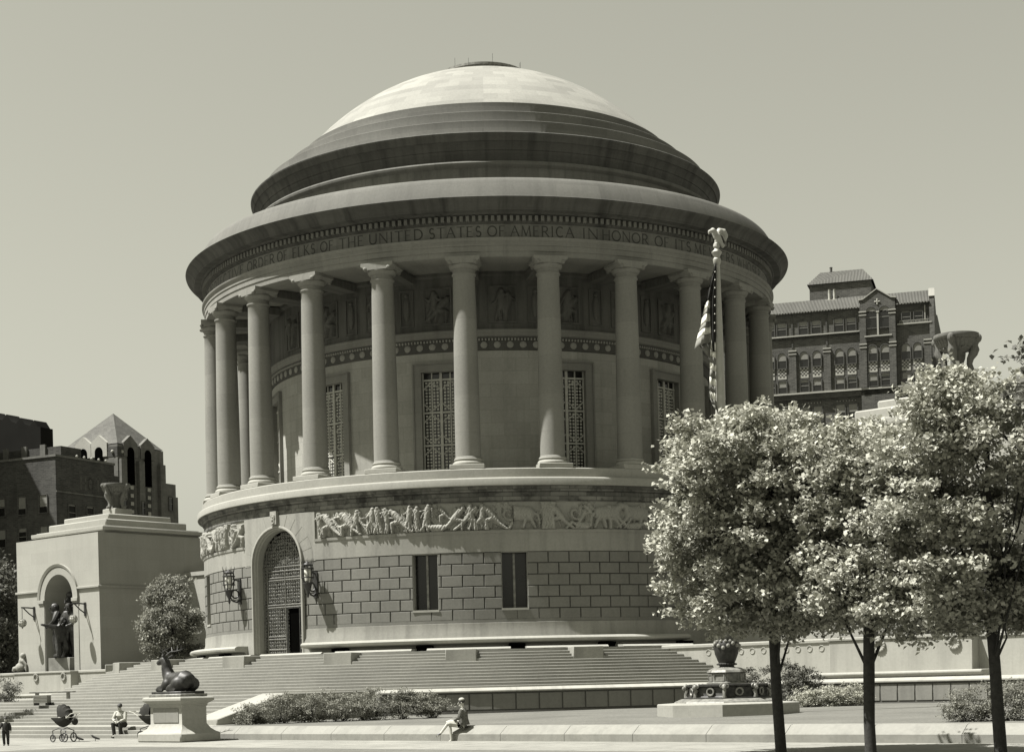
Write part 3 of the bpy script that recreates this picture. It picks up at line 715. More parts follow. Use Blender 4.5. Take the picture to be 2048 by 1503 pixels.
# round flight of thirteen steps
mb = MB(); NR = 13; zt, zb_ = 3.2, 1.5; rise = (zt - zb_) / NR; R = 20.0
prof = []
for k in range(NR):
    z1 = zt - rise * k; r = 20.0 + .345 * k
    prof += [(r - .02, z1), (r, z1 - .02), (r, z1 - rise)]
n = 110; lim = lambda r: math.acos(9.02 / r)
for i in range(len(prof) - 1):
    (r0, z0), (r1, z1) = prof[i], prof[i + 1]
    mb.grid([[W(r0 * sin((-1 + 2 * j / n) * lim(r0)), r0 * cos((-1 + 2 * j / n) * lim(r0)), z0) for j in range(n + 1)],
             [W(r1 * sin((-1 + 2 * j / n) * lim(r1)), r1 * cos((-1 + 2 * j / n) * lim(r1)), z1) for j in range(n + 1)]], 0, [[(j * .4, z0) for j in range(n + 1)], [(j * .4, z1) for j in range(n + 1)]])
solo('steps', mb, M['step'], kind='structure', loc=(0, 0, 0))
# landing, three sheets a few millimetres apart
mb = MB(); n = 80
for (r0, r1) in ((24.1, 25.75),):
    L_ = lambda r: math.acos(11.3 / r)
    mb.grid([[W(r * sin((-1 + 2 * j / n) * lim(r)), r * cos((-1 + 2 * j / n) * lim(r)), 1.5) for j in range(n + 1)] for r in (r0, r1)])
mb.face([W(p, q, 1.495) for p, q in ((-12.3, 20), (12.3, 20), (12.3, 27.2), (-12.3, 27.2))])
for s in (-1, 1): mb.face([W(s * p, q, 1.49) for p, q in ((21, 8.8), (60, 8.8), (60, 11.4), (21, 11.4))])
solo('landing', mb, M['limewall'], kind='structure', loc=(0, 0, 0), flat=True)
# flights down to the pavement
def flight(p0, p1, q0, z0, n, tr, ri):
    mb = MB()
    for k in range(n):
        z1 = z0 - ri * k; q = q0 + tr * k
        mb.face([W(p0, q - .0, z1 - .0), W(p1, q, z1), W(p1, q + .02, z1 - .02), W(p0, q + .02, z1 - .02)], 0)
        mb.face([W(p0, q + .02, z1 - .02), W(p1, q + .02, z1 - .02), W(p1, q + .02, z1 - ri), W(p0, q + .02, z1 - ri)], 0)
        if k < n - 1 or True: mb.face([W(p0, q + .02, z1 - ri), W(p1, q + .02, z1 - ri), W(p1, q + tr, z1 - ri), W(p0, q + tr, z1 - ri)], 0)
    return mb
mb = flight(-12.3, 12.3, 27.2, 1.495, 8, .35, .133); solo('steps', mb, M['step'], kind='structure', loc=(0, 0, 0), flat=True)
mb = MB(); mb.face([W(p, q, .431) for p, q in ((-14.3, 29.9), (14.3, 29.9), (14.3, 31.3), (-14.3, 31.3))]); solo('landing', mb, M['limewall'], kind='structure', loc=(0, 0, 0), flat=True)
mb = flight(-14.3, 14.3, 31.3, .43, 3, .36, .143)
for s in (-1, 1): mb.box(FQ, min(s * 14.3, s * 14.32), max(s * 14.3, s * 14.32), 29, 31.7, 0, .425)
solo('steps', mb, M['step'], kind='structure', loc=(0, 0, 0), flat=True)
# ------------------------------------------------------------------ blocks on the top steps, at the column axes
blk = None
places = {-4.22: 'square limestone block on the steps in line with the tall middle window', }
for k in range(-5, 4):
    a = PH0 + rad(15 * k)
    rel = a - PHD
    if abs(rel) < rad(6): continue
    if 20 * cos(rel) < 9.6: continue
    fr = ringframe(a); mb = MB(); mb.box(fr, -.66, .66, 19.4, 21.05, 2.6, 3.215)
    where = {-5: 'leftmost low limestone block on the round steps, near the left terrace wall', -4: 'low limestone block on the steps below the bench left of the arched door', 0: 'low limestone block on the top steps just left of the right slot window', 1: 'low limestone block on the top steps right of the right slot window', 2: 'rightmost low limestone block, beside the white terrace wall'}
    where[-3] = 'low limestone block on the top steps left of the arched door'
    where[-2] = 'low limestone block on the top steps immediately right of the arched door'
    where[-1] = 'low limestone block on the top steps left of the left slot window'
    solo('step_block', mb, M['limeplain'], where.get(k, 'low limestone block on the top steps'), 'stone block', 'blocks on the round steps', bevel=.02)
M['paneljoint'] = stone('panel joint', .08)
# ------------------------------------------------------------------ panelled retaining wall with sloping coping
def wallpath(side):
    """(p,q) polyline : from the cheek of the street stairs round to the straight part"""
    a0, a1 = math.asin(13.4 / 26), math.acos(11.5 / 26)
    pts = [(26 * sin(a0 + (a1 - a0) * i / 16), 26 * cos(a0 + (a1 - a0) * i / 16)) for i in range(17)] + [(60, 11.5)]
    return [(side * p, q) for p, q in pts]
for side, lab in ((1, 'long panelled limestone retaining wall below the round steps, right of the street stairs'), (-1, 'panelled limestone retaining wall left of the street stairs, behind the shrub')):
    rt_ = root('retaining_wall', tuple(W(side * 30, 11.5, .4)), lab, 'wall', 'retaining walls of the terrace')
    path = wallpath(side); mb = MB(); cp = MB(); pn = MB()
    for i in range(len(path) - 1):
        (p0, q0), (p1, q1) = path[i], path[i + 1]
        A_, B_ = W(p0, q0), W(p1, q1); d = (B_ - A_); L = d.length; d.normalize(); nrm = Vector((d.y, -d.x, 0))
        if nrm.dot(A_ + F * 5) < 0: nrm = -nrm
        fr = Frame(A_, d, nrm)
        mb.face([fr(0, 0, .3), fr(L, 0, .3), fr(L, 0, 1.4), fr(0, 0, 1.4)], 0, [(p0, .3), (p0 + L, .3), (p0 + L, 1.4), (p0, 1.4)])
        mb.box(fr, 0, L, 0, .06, .3, .62 if lawnz(p0, q0) < .6 else .66)
        for (b0, z0, b1, z1) in ((0, 1.36, .1, 1.38), (.1, 1.38, .1, 1.43), (.1, 1.43, -.3, 1.545), (-.3, 1.545, -.42, 1.5)):
            cp.face([fr(0, b0, z0), fr(L, b0, z0), fr(L, b1, z1), fr(0, b1, z1)], 0, [(p0, z0), (p0 + L, z0), (p0 + L, z1), (p0, z1)])
        n = max(1, round(L / .74)); w_ = L / n
        for k in range(n):
            if L > 20 and k > 34: break
            x0, x1 = k * w_ + .025, (k + 1) * w_ - .025
            pn.box(fr, x0, x1, 0, .035, .67, 1.3, skip='k')
    part(rt_, 'wall_face', mb, M['paneljoint']); part(rt_, 'coping', cp, M['limewall']); part(rt_, 'stone_panels', pn, M['panel'], .012)
# cheek walls of the street stairs
for side, lab in ((1, 'sloping white limestone cheek wall beside the street stairs, behind the reclining elk'),):
    mb = MB(); fr = Frame(W(side * 12.9, 0), F, P * side)
    mb.prism(fr, [(22.6, .3), (30.6, .3), (30.6, .64), (27.3, 1.53), (22.6, 1.53)], -.6, .75, 0)
    solo('stair_cheek', mb, M['limeclean'], lab, 'wall', bevel=.03)
# ------------------------------------------------------------------ white terrace walls, projecting bases with wreaths and benches
for side, nm in ((1, 'right'), (-1, 'left')):
    lab = {'right': 'pale limestone terrace wall with round wreaths behind the street trees', 'left': 'pale limestone terrace wall with round wreaths under the soldier-group pavilion'}[nm]
    lab = lab.replace('soldier-group pavilion', 'pavilion with the bronze group')
    rt_ = root('terrace_wall', tuple(W(side * 30, 9, .4)), lab, 'wall', 'terrace walls')
    g_ = lambda a, b: (min(side * a, side * b), max(side * a, side * b))
    mb = MB()
    a, b = g_(17.8, 60); mb.box(FQ, a, b, 8.2, 9.0, .3, 3.02, skip='k')
    part(rt_, 'wall_face', mb, M['limewall'])
    mb = MB(); mb.box(FQ, a, b, 8.1, 9.06, 3.02, 3.2); part(rt_, 'coping', mb, M['limeclean'], .04)
    mb = MB(); a, b = g_(26.6, 32.8); mb.box(FQ, a, b, 8.9, 9.6, .3, 3.06, skip='k'); part(rt_, 'projecting_base', mb, M['limewall'], .02)
    mb = MB(); a, b = g_(26.55, 32.85); mb.box(FQ, a, b, 8.85, 9.66, 3.06, 3.19); part(rt_, 'base_coping', mb, M['limeclean'], .03)
    for pw in (28.9, 32.1) if side > 0 else (27.3, 30.3):
        mb = MB(); fr = Frame(W(side * pw, 9.6), P, F)
        for k in range(14):
            t = 2 * pi * k / 14; mb.ball(fr(.21 * cos(t), .04, 2.82 + .21 * sin(t)), .068, 7, 5, fr=fr)
        mb.ring(fr, 0, .03, 2.82, .21, .05, 16, 6); part(rt_, 'wreath', mb, M['relief'])
    mb = MB()
    for k in range(11):
        if side > 0: mb.ring(Frame(W(25.9 - k * .56, 9.0), P, F), 0, .01, 2.82, .12, .02, 10, 4)
        else: mb.ring(Frame(W(-33.2 - k * .56, 9.0), P, F), 0, .01, 2.82, .12, .02, 10, 4)
    part(rt_, 'rosette_row', mb, M['limewall'])
    mb = MB(); a, b = g_(26.2, 33.6)
    mb.prism(Frame(W((a + b) / 2, 9.6), F, P), [(0, 1.49), (.6, 1.49), (.68, 1.56), (.85, 1.6), (.93, 1.68), (.93, 1.74), (.86, 1.79), (0, 1.8)], -(b - a) / 2, (b - a) / 2)
    part(rt_, 'bench', mb, M['limeclean'], .015)
    mb = MB(); a, b = g_(25.4, 34.2); mb.box(FQ, a, b, 9.0, 11.2, 1.4, 1.52); part(rt_, 'bench_step', mb, M['limeclean'], .03)
# ------------------------------------------------------------------ pavilions
ZP = 3.19
def pavilion(side):
    c = side * 29.6
    lab = 'square limestone pavilion with arched niche and stepped top, left of the rotunda' if side < 0 else 'tall limestone pavilion half hidden behind the street trees, right of the rotunda'
    rt_ = root('niche_pavilion', tuple(W(c, 3.8, ZP)), lab, 'pavilion', 'pavilions flanking the rotunda')
    x0, x1 = c - 4.5, c + 4.5; q1, q0 = 8.4, -1.0
    fr = Frame(W(c, q1), P, F); nw, SPn = 1.55, 7.75; xo = .35   # niche half width, springing, outer offset
    cx_ = 0.15 if side < 0 else -.15
    mb = MB(); Z1 = 11.65
    ax = lambda w, n=20: [(cx_ - w * cos(pi * i / n), SPn + w * sin(pi * i / n)) for i in range(n + 1)]
    def quad(pts): mb.face([fr(a, 0, z) for a, z in pts], 0, pts)
    quad([(-4.5, ZP), (cx_ - nw, ZP), (cx_ - nw, SPn), (-4.5, SPn)]); quad([(cx_ + nw, ZP), (4.5, ZP), (4.5, SPn), (cx_ + nw, SPn)])
    A_ = ax(nw); 
    quad([(-4.5, SPn), (cx_ - nw, SPn), (cx_ - nw, Z1), (-4.5, Z1)]); quad([(cx_ + nw, SPn), (4.5, SPn), (4.5, Z1), (cx_ + nw, Z1)])
    for i in range(len(A_) - 1): quad([A_[i], A_[i + 1], (A_[i + 1][0], Z1), (A_[i][0], Z1)])
    mb.box(Frame(W(c, 0), P, F), -4.5, 4.5, q0, q1, ZP, Z1, skip='f')
    o = part(rt_, 'block', mb, M['pavil'])
    mb = MB()  # niche: half dome cylinder
    n = 14; rows = []
    for i in range(n + 1):
        t = pi * i / n; a = cx_ - nw * cos(t); b = -2.3 * sin(t) - .0
        col = [(a, b, ZP), (a, b, SPn)]
        for j in range(1, 7):
            u = pi / 2 * j / 6; col.append((cx_ - nw * cos(t) * cos(u), b * cos(u), SPn + nw * sin(u)))
        rows.append([fr(*q) for q in col])
    mb.grid(rows, 0, [[(i * .3, j * .6) for j in range(8)] for i in range(n + 1)])
    part(o, 'niche', mb, M['pavil'])
    mb = MB()  # archivolt, imposts, string course
    def band(r0, r1, b0, b1, fz=0):
        mm = MB(); A0, A1 = ax(r0), ax(r1)
        mm.grid([[fr(a, 0, z) for a, z in A0], [fr(a, b0, z) for a, z in A0], [fr(a, b1, z) for a, z in A1], [fr(a, 0, z) for a, z in A1]], 0, [[(i * .25, k * .3) for i in range(21)] for k in range(4)]); return mm
    m1 = band(nw, nw + .45, .03, .04); part(o, 'archivolt', m1, M['limeclean'])
    m1 = band(nw + .5, nw + .66, .08, .14); part(o, 'hood_mould', m1, M['pavil'])
    hz = 8.4
    for a, b in ((-4.56, cx_ - nw - .5), (cx_ + nw + .5, 4.56)):
        mb.box(fr, a, b, 0, .12, hz - .14, hz, skip='')
    mb.box(Frame(W(c, 0), P, F), -4.6, -4.5, q0, q1 + .12, hz - .14, hz); mb.box(Frame(W(c, 0), P, F), 4.5, 4.6, q0, q1 + .12, hz - .14, hz)
    part(o, 'string_course', mb, M['limeclean'], .02)
    for a, b in ((cx_ - nw - .62, cx_ - nw + .02), (cx_ + nw - .02, cx_ + nw + .62)):
        mb = MB(); mb.box(fr, a, b, -.3, .14, SPn - .22, SPn); mb.box(fr, a + .04, b - .04, -.3, .09, SPn - .32, SPn - .22); part(o, 'impost', mb, M['limeclean'], .015)
    for s in (-1, 1): mb = MB(); mb.box(fr, cx_ + s * (nw + .32) - .28, cx_ + s * (nw + .32) + .28, 0, .04, ZP, SPn - .32); part(o, 'pilaster', mb, M['limeclean'], .01)
    # stepped top
    fc = Frame(W(c, 3.7), P, F)
    mb = MB(); mb.box(fc, -3.7, 3.7, -3.7, 3.7, Z1 - .02, 11.86); mb.box(fc, -3.95, 3.95, -3.95, 3.95, 11.9, 12.12); mb.prism(Frame(fc(0, 0, 0), fc.a, fc.b), [(-3.95, 11.86), (3.95, 11.86), (3.9, 11.9), (-3.9, 11.9)], -3.95, 3.95)
    mb.box(fc, -3.7, 3.7, -3.7, 3.7, 12.12, 12.2)
    part(rt_, 'crown_slab', mb, M['limeclean'], .05)
    mb = MB(); mb.box(fc, -3.15, 3.15, -3.15, 3.15, 12.19, 12.7); mb.box(fc, -2.45, 2.45, -2.45, 2.45, 12.69, 13.12); part(rt_, 'stepped_top', mb, M['limeclean'], .06)
    mb = MB(); mb.box(fc, -.68, .68, -.68, .68, 13.1, 13.72 if side < 0 else 14.2); part(rt_, 'urn_plinth', mb, M['limeclean'], .03)
    # linking wall to the rotunda
    mb = MB(); a, b = sorted((side * 25.1, side * 14.0)); mb.box(FQ, a, b, .9, 1.9, ZP, 9.1); mb.box(FQ, a, b, .8, 2.0, 9.1, 9.35); part(rt_, 'linking_wall', mb, M['pavil'])
    return rt_
pavilion(-1); pavilion(1)
# ------------------------------------------------------------------ tripod urns
def urn(loc, label):
    rt_ = root('tripod_urn', loc, label, 'urn', 'tripod urns on the pavilions'); rt_.scale = (1.0, 1.0, .86); o = Vector(loc)
    mb = MB(); mb.revolve([(.05, 1.0), (.35, 1.04), (.6, 1.16), (.78, 1.38), (.86, 1.64), (.93, 1.7), (.96, 1.8), (.93, 1.92), (.8, 1.94), (.6, 1.8), (.05, 1.7)], n=40, o=o)
    for k in range(30): a = 2 * pi * k / 30; mb.tube([o + cyl(.5, a, 1.13), o + cyl(.74, a, 1.36), o + cyl(.85, a, 1.62)], [.03, .055, .05], 5)
    fl = []
    part(rt_, 'bowl', mb, M['urn'])
    mb = MB(); mb.revolve([(.4, 0), (.4, .08), (.28, .16), (.26, .7), (.3, .95), (.4, 1.1)], n=20, o=o); part(rt_, 'stem', mb, M['urn'])
    for k in range(4):
        a = PHD + rad(12) + 2 * pi * k / 4; d = Vector((sin(a), -cos(a), 0)); t = Vector((cos(a), sin(a), 0))
        mb = MB()
        pts = [(.64, .05), (.58, .22), (.52, .45), (.56, .7), (.68, .92), (.76, 1.12), (.72, 1.35), (.82, 1.6), (.86, 1.8)]
        rr = [.13, .12, .12, .15, .19, .19, .17, .16, .12]
        mb.tube([o + d * r + Vector((0, 0, z)) for r, z in pts], rr, 10)
        mb.ball(o + d * .7 + Vector((0, 0, .09)), .15, 10, 6, sc=(1.3, .8, .65), fr=Frame(o, d, t))
        mb.ball(o + d * .88 + Vector((0, 0, 1.66)), .2, 10, 7, sc=(.9, .8, 1.2), fr=Frame(o, d, t))
        for s in (-1, 1): mb.ball(o + d * .8 + t * (.12 * s) + Vector((0, 0, 1.86)), .05, 6, 4)
        for s in (-1, 1):   # hanging garland
            g0 = o + d * .84 + Vector((0, 0, 1.62)); a2 = a + s * pi / 3; g1 = o + Vector((sin(a2), -cos(a2), 0)) * .7 + Vector((0, 0, 1.34))
            mb.tube([g0.lerp(g1, u) + Vector((0, 0, -.16 * sin(pi * u * .5))) for u in [i / 6 for i in range(7)]], .045, 6)
        part(rt_, 'lion_leg', mb, M['urn'])
    return rt_
urn(tuple(W(-29.6, 3.8, 13.71)), 'carved stone bowl on lion legs topping the left pavilion')
urn(tuple(W(29.6, 3.7, 14.19)), 'large carved stone bowl on lion legs rising above the street trees')
# ------------------------------------------------------------------ street wall
rt_ = root('street_wall', tuple(W(30, 32.5, 0)), 'low white limestone seat wall running along the pavement', 'wall')
mb = MB()
def extr(p0, p1): 
    pr = [(32.02, .3), (32.02, .42), (32.12, .45), (32.4, .45), (32.5, .43), (32.78, .22), (32.8, .2), (32.8, -.02)]
    for i in range(len(pr) - 1):
        (a, z), (b, w2) = pr[i], pr[i + 1]
        yield [W(p0, a, z), W(p1, a, z), W(p1, b, w2), W(p0, b, w2)], [(p0, z), (p1, z), (p1, w2), (p0, w2)]
p_ = 14.9
while p_ < 75:
    for f_, u_ in extr(p_, p_ + 2.385): mb.face(f_, 0, u_)
    for x in (p_, p_ + 2.385): mb.face([W(x, a, z) for a, z in ((32.02, .3), (32.02, .42), (32.12, .45), (32.4, .45), (32.5, .43), (32.78, .22), (32.8, .2), (32.8, -.02))], 0)
    p_ += 2.4
part(rt_, 'seat_course', mb, M['seatwall'])
# ------------------------------------------------------------------ skinned figures (one continuous surface)
def skin_mesh(name, joints, edges, lv=1, org=(0, 0, 0)):
    """joints {name:(vec, r)} , edges [(a,b)] ; first joint is the root"""
    ks = list(joints); ix = {k: i for i, k in enumerate(ks)}
    me = bpy.data.meshes.new('tmp'); me.from_pydata([tuple(joints[k][0]) for k in ks], [(ix[a], ix[b]) for a, b in edges], [])
    ob = bpy.data.objects.new('tmp', me); COL.objects.link(ob)
    sk_ = ob.modifiers.new('s', 'SKIN'); sk_.use_smooth_shade = True
    for i, k in enumerate(ks):
        r = joints[k][1]; r = r if hasattr(r, '__len__') else (r, r)
        me.skin_vertices[0].data[i].radius = r; me.skin_vertices[0].data[i].use_root = (i == 0)
    if lv: sb = ob.modifiers.new('u', 'SUBSURF'); sb.levels = lv; sb.render_levels = lv
    bpy.context.view_layer.update()
    ev = ob.evaluated_get(bpy.context.evaluated_depsgraph_get()); m2 = bpy.data.meshes.new_from_object(ev)
    vs = [v.co.copy() for v in m2.vertices]; fs = [tuple(p.vertices) for p in m2.polygons]
    bpy.data.objects.remove(ob); bpy.data.meshes.remove(me); bpy.data.meshes.remove(m2)
    return vs, fs
def addmesh(mb, vf, xf=lambda v: v, mi=0):
    vs, fs = vf; b = len(mb.v); mb.v += [tuple(xf(v)) for v in vs]
    for f in fs: mb.f.append(tuple(i + b for i in f)); mb.m.append(mi); mb.sm.append(True); mb.uv.append([(0, 0)] * len(f))
def remeshed(mb, vox):
    """fuse overlapping closed shapes into one continuous surface"""
    me = bpy.data.meshes.new('tmp'); me.from_pydata(mb.v, [], mb.f); bm = bmesh.new(); bm.from_mesh(me); bmesh.ops.remove_doubles(bm, verts=bm.verts, dist=1e-5); bmesh.ops.recalc_face_normals(bm, faces=bm.faces); bm.to_mesh(me); bm.free()
    ob = bpy.data.objects.new('tmp', me); COL.objects.link(ob); r = ob.modifiers.new('r', 'REMESH'); r.mode = 'VOXEL'; r.voxel_size = vox; r.use_smooth_shade = True
    sm = ob.modifiers.new('s', 'SMOOTH'); sm.iterations = 3; sm.factor = .5
    bpy.context.view_layer.update(); m2 = bpy.data.meshes.new_from_object(ob.evaluated_get(bpy.context.evaluated_depsgraph_get()))
    out = MB(); addmesh(out, ([v.co.copy() for v in m2.vertices], [tuple(p.vertices) for p in m2.polygons])); bpy.data.objects.remove(ob); bpy.data.meshes.remove(me); bpy.data.meshes.remove(m2); return out
def human(J, H=1.7, fingers=True):
    """J: joint positions (x right, y forward, z up, metres). Returns one mesh builder for the body with head, face and hands"""
    k = H / 1.7; V = lambda n: Vector(J[n]); jt = {}; ed = []
    def add(n, r, p=None, pos=None):
        jt[n] = (Vector(J[n]) if pos is None else pos, (r[0] * k, r[1] * k) if hasattr(r, '__len__') else r * k)
        if p: ed.append((p, n))
    add('pelvis', (.15, .115)); add('waist', (.125, .1), 'pelvis'); add('chest', (.155, .115), 'waist'); add('neck0', (.075, .07), 'chest'); add('neck', .052, 'neck0'); 
    hd = V('head') - V('neck'); add('hb', (.066, .075), 'neck', V('neck') + hd * .5); add('ht', (.072, .085), 'hb', V('head')); add('hz', (.05, .06), 'ht', V('head') + hd.normalized() * .075 * k)
    for s in 'LR':
        add('sh' + s, .062, 'chest'); add('el' + s, .043, 'sh' + s); add('wr' + s, .028, 'el' + s)
        d = (V('wr' + s) - V('el' + s)).normalized(); add('pm' + s, (.036, .02), 'wr' + s, V('wr' + s) + d * .07 * k)
        add('hp' + s, .092, 'pelvis'); add('kn' + s, .06, 'hp' + s); add('an' + s, .038, 'kn' + s); add('to' + s, (.04, .025), 'an' + s)
    mb = MB(); addmesh(mb, skin_mesh('b', jt, ed, 1))
    # face
    up = hd.normalized(); fw = Vector(J.get('face', (0, 1, 0))).normalized(); fw = (fw - up * fw.dot(up)).normalized(); rt = fw.cross(up); c = V('head')
    fr = Frame(c, rt, fw)
    mb.tube([c + fw * .088 * k + up * .01 * k, c + fw * .112 * k - up * .035 * k], [.008 * k, .014 * k], 5)
    for s in (-1, 1):
        mb.ball(c + fw * .082 * k + rt * (.03 * s * k) + up * .005 * k, .012 * k, 6, 4); mb.ball(c + rt * (.077 * s * k) - up * .015 * k, .02 * k, 6, 5)
    mb.ball(c + fw * .088 * k - up * .062 * k, .02 * k, 6, 4, sc=(1, .5, .4)); mb.ball(c + fw * .07 * k - up * .09 * k, .028 * k, 6, 4)
    if fingers:
        for s in 'LR':
            w = V('wr' + s); d = (w - V('el' + s)).normalized(); pm = w + d * .07 * k
            n = d.cross(Vector((0, 0, 1))); n = n.normalized() if n.length > .1 else Vector((1, 0, 0)); dn = d.cross(n).normalized()
            if dn.z > 0: dn = -dn
            for i, (o_, l) in enumerate(((-.028, .07), (-.01, .08), (.01, .075), (.027, .06))):
                a = pm + n * o_ * k + d * .025 * k; b = a + (d * .7 + dn * .3) * l * .55 * k; e = b + (d * .25 + dn * .9) * l * .5 * k
                addmesh(mb, skin_mesh('f', {'a': (a, .009 * k), 'b': (b, .008 * k), 'c': (e, .006 * k)}, [('a', 'b'), ('b', 'c')], 0))
            a = w + d * .03 * k - n * .03 * k; b = a + (d * .6 - n * .6 + dn * .3) * .04 * k; e = b + (d * .8 + dn * .4) * .03 * k
            addmesh(mb, skin_mesh('f', {'a': (a, .011 * k), 'b': (b, .009 * k), 'c': (e, .007 * k)}, [('a', 'b'), ('b', 'c')], 0))
    return mb, fr
def shell(mb, J, chain, radii, xf, mi=0, n=12):
    """loose garment tube following joints"""
    pts = [Vector(J[c]) if isinstance(c, str) else Vector(c) for c in chain]
    rows = []
    for i, p in enumerate(pts):
        d = (pts[min(i + 1, len(pts) - 1)] - pts[max(i - 1, 0)]).normalized(); x = d.cross(Vector((0, 1, .01)))
        if x.length < .2: x = Vector((1, 0, 0))
        x.normalize(); y = x.cross(d).normalized(); r = radii[i]; rx, ry = (r if hasattr(r, '__len__') else (r, r))
        rows.append([xf(p + x * rx * cos(2 * pi * j / n) * (1 + .03 * sin(j * 5 + i)) + y * ry * sin(2 * pi * j / n)) for j in range(n)])
    mb.grid(rows, mi, wrap=True)
M['skin'] = plain('skin', .36, .6, .3, 0, .05); M['hair'] = plain('dark hair', .03, .6, .3); M['darkcloth'] = plain('dark cloth', .03, .9, .1); M['midcloth'] = plain('grey tweed', .1, .95, .05, 0, .4, 30)
M['lightcloth'] = plain('light cloth', .33, .9, .1); M['shoe'] = plain('black leather', .015, .4, .5)
def placed(mb, o, rz):
    """rotate builder about z and move: local y (forward) -> direction rz"""
    c, s = cos(rz), sin(rz); o = Vector(o)
    mb.v = [(o.x + c * x - s * y, o.y + s * x + c * y, o.z + z) for x, y, z in mb.v]; return mb
def person(loc, rz, J, H, label, clothes, hair=True, group=None, bodymat='skin'):
    rt_ = root('person', tuple(loc), label, 'person', group)
    mb, fr = human(J, H); k = H / 1.7
    part(rt_, 'body', placed(mb, loc, rz), M[bodymat])
    for name, mat, items in clothes:
        m = MB()
        for it in items:
            if it[0] == 'ball': m.ball(Vector(J[it[1]]) if isinstance(it[1], str) else Vector(it[1]), it[2], 10, 7, sc=it[3])
            else: shell(m, J, it[1], it[2], lambda v: v)
        part(rt_, name, placed(m, loc, rz), M[mat])
    if hair:
        m = MB(); c = fr.o + Vector((0, 0, .03 * k)) - fr.b * .018 * k; m.ball(c, .1 * k, 12, 8, sc=(.88, 1.02, .95), fr=fr)
        part(rt_, 'hair', placed(m, loc, rz), M['hair'])
    return rt_
# --- woman seated on the street wall, legs crossed, looking left
J = dict(pelvis=(0, 0, .56), waist=(0, .03, .74), chest=(0, .06, .95), neck0=(0, .06, 1.07), neck=(0, .075, 1.12), head=(0, .1, 1.24), face=(-.25, 1, .0),
         shL=(-.17, .05, 1.02), elL=(-.24, .14, .78), wrL=(-.08, .33, .70), shR=(.17, .05, 1.02), elR=(.23, .12, .78), wrR=(.05, .34, .70),
         hpL=(-.09, .05, .54), knL=(-.06, .45, .60), anL=(-.1, .40, .12), toL=(-.11, .54, .05), hpR=(.09, .05, .56), knR=(.0, .47, .68), anR=(-.13, .72, .33), toR=(-.17, .84, .24))
def dirz(v): return math.atan2(-v.x, v.y)
wv = (F * .55 - P * .85); wrz = dirz(wv)
person(W(27.75, 32.62, -.1), wrz, J, 1.68, 'woman in tweed jacket and light skirt sitting cross-legged on the seat wall', [
    ('jacket', 'midcloth', [('t', ['pelvis', 'waist', 'chest', 'neck0'], [(.185, .15), (.155, .13), (.19, .145), (.09, .08)]), ('t', ['shL', 'elL', (-.12, .29, .72)], [.075, .06, .045]), ('t', ['shR', 'elR', (.08, .3, .72)], [.075, .06, .045])]),
    ('skirt', 'lightcloth', [('t', [(0, -.02, .55), (0, .2, .6), (-.02, .42, .63), (-.03, .5, .58)], [(.19, .12), (.17, .11), (.13, .11), (.12, .13)])]),
    ('handbag', 'darkcloth', [('ball', (.2, .05, .56), .1, (1, .6, .8))]),
    ('shoe', 'shoe', [('t', [(-.1, .38, .06), (-.105, .46, .05), (-.11, .58, .03)], [.035, .04, .02])]), ('shoe', 'shoe', [('t', ['anR', (-.15, .79, .29), 'toR'], [.035, .038, .02])]),
    ('cap', 'lightcloth', [('ball', (.0, .085, 1.32), .085, (1, 1.1, .75))])])
# --- man seated on the lower steps
J2 = dict(pelvis=(0, 0, .5), waist=(0, .05, .68), chest=(0, .13, .88), neck0=(0, .16, 1.0), neck=(0, .18, 1.05), head=(0, .21, 1.17), face=(.3, 1, -.2),
          shL=(-.18, .12, .95), elL=(-.25, .25, .70), wrL=(-.08, .42, .62), shR=(.18, .12, .95), elR=(.25, .25, .70), wrR=(.06, .44, .62),
          hpL=(-.1, .04, .5), knL=(-.15, .45, .52), anL=(-.14, .42, .1), toL=(-.16, .56, .05), hpR=(.1, .04, .5), knR=(.15, .45, .52), anR=(.12, .42, .1), toR=(.14, .56, .05))
mv = (F * .75 + P * .35); 
person(W(9.3, 31.55, 0), dirz(mv), J2, 1.72, 'man in light open shirt sitting on the lower steps beside the elk pedestal', [
    ('shirt', 'lightcloth', [('t', ['pelvis', 'waist', 'chest', 'neck0'], [(.18, .14), (.165, .135), (.2, .15), (.09, .08)]), ('t', ['shL', 'elL', (-.12, .38, .64)], [.08, .065, .05]), ('t', ['shR', 'elR', (.1, .4, .64)], [.08, .065, .05])]),
    ('trousers', 'darkcloth', [('t', ['hpL', 'knL', 'anL'], [.115, .085, .065]), ('t', ['hpR', 'knR', 'anR'], [.115, .085, .065]), ('ball', 'pelvis', .17, (1.1, 1, .7))]),
    ('shoe', 'shoe', [('t', [(-.13, .38, .05), 'toL'], [.05, .035])]), ('shoe', 'shoe', [('t', [(.12, .38, .05), 'toR'], [.05, .035])])])
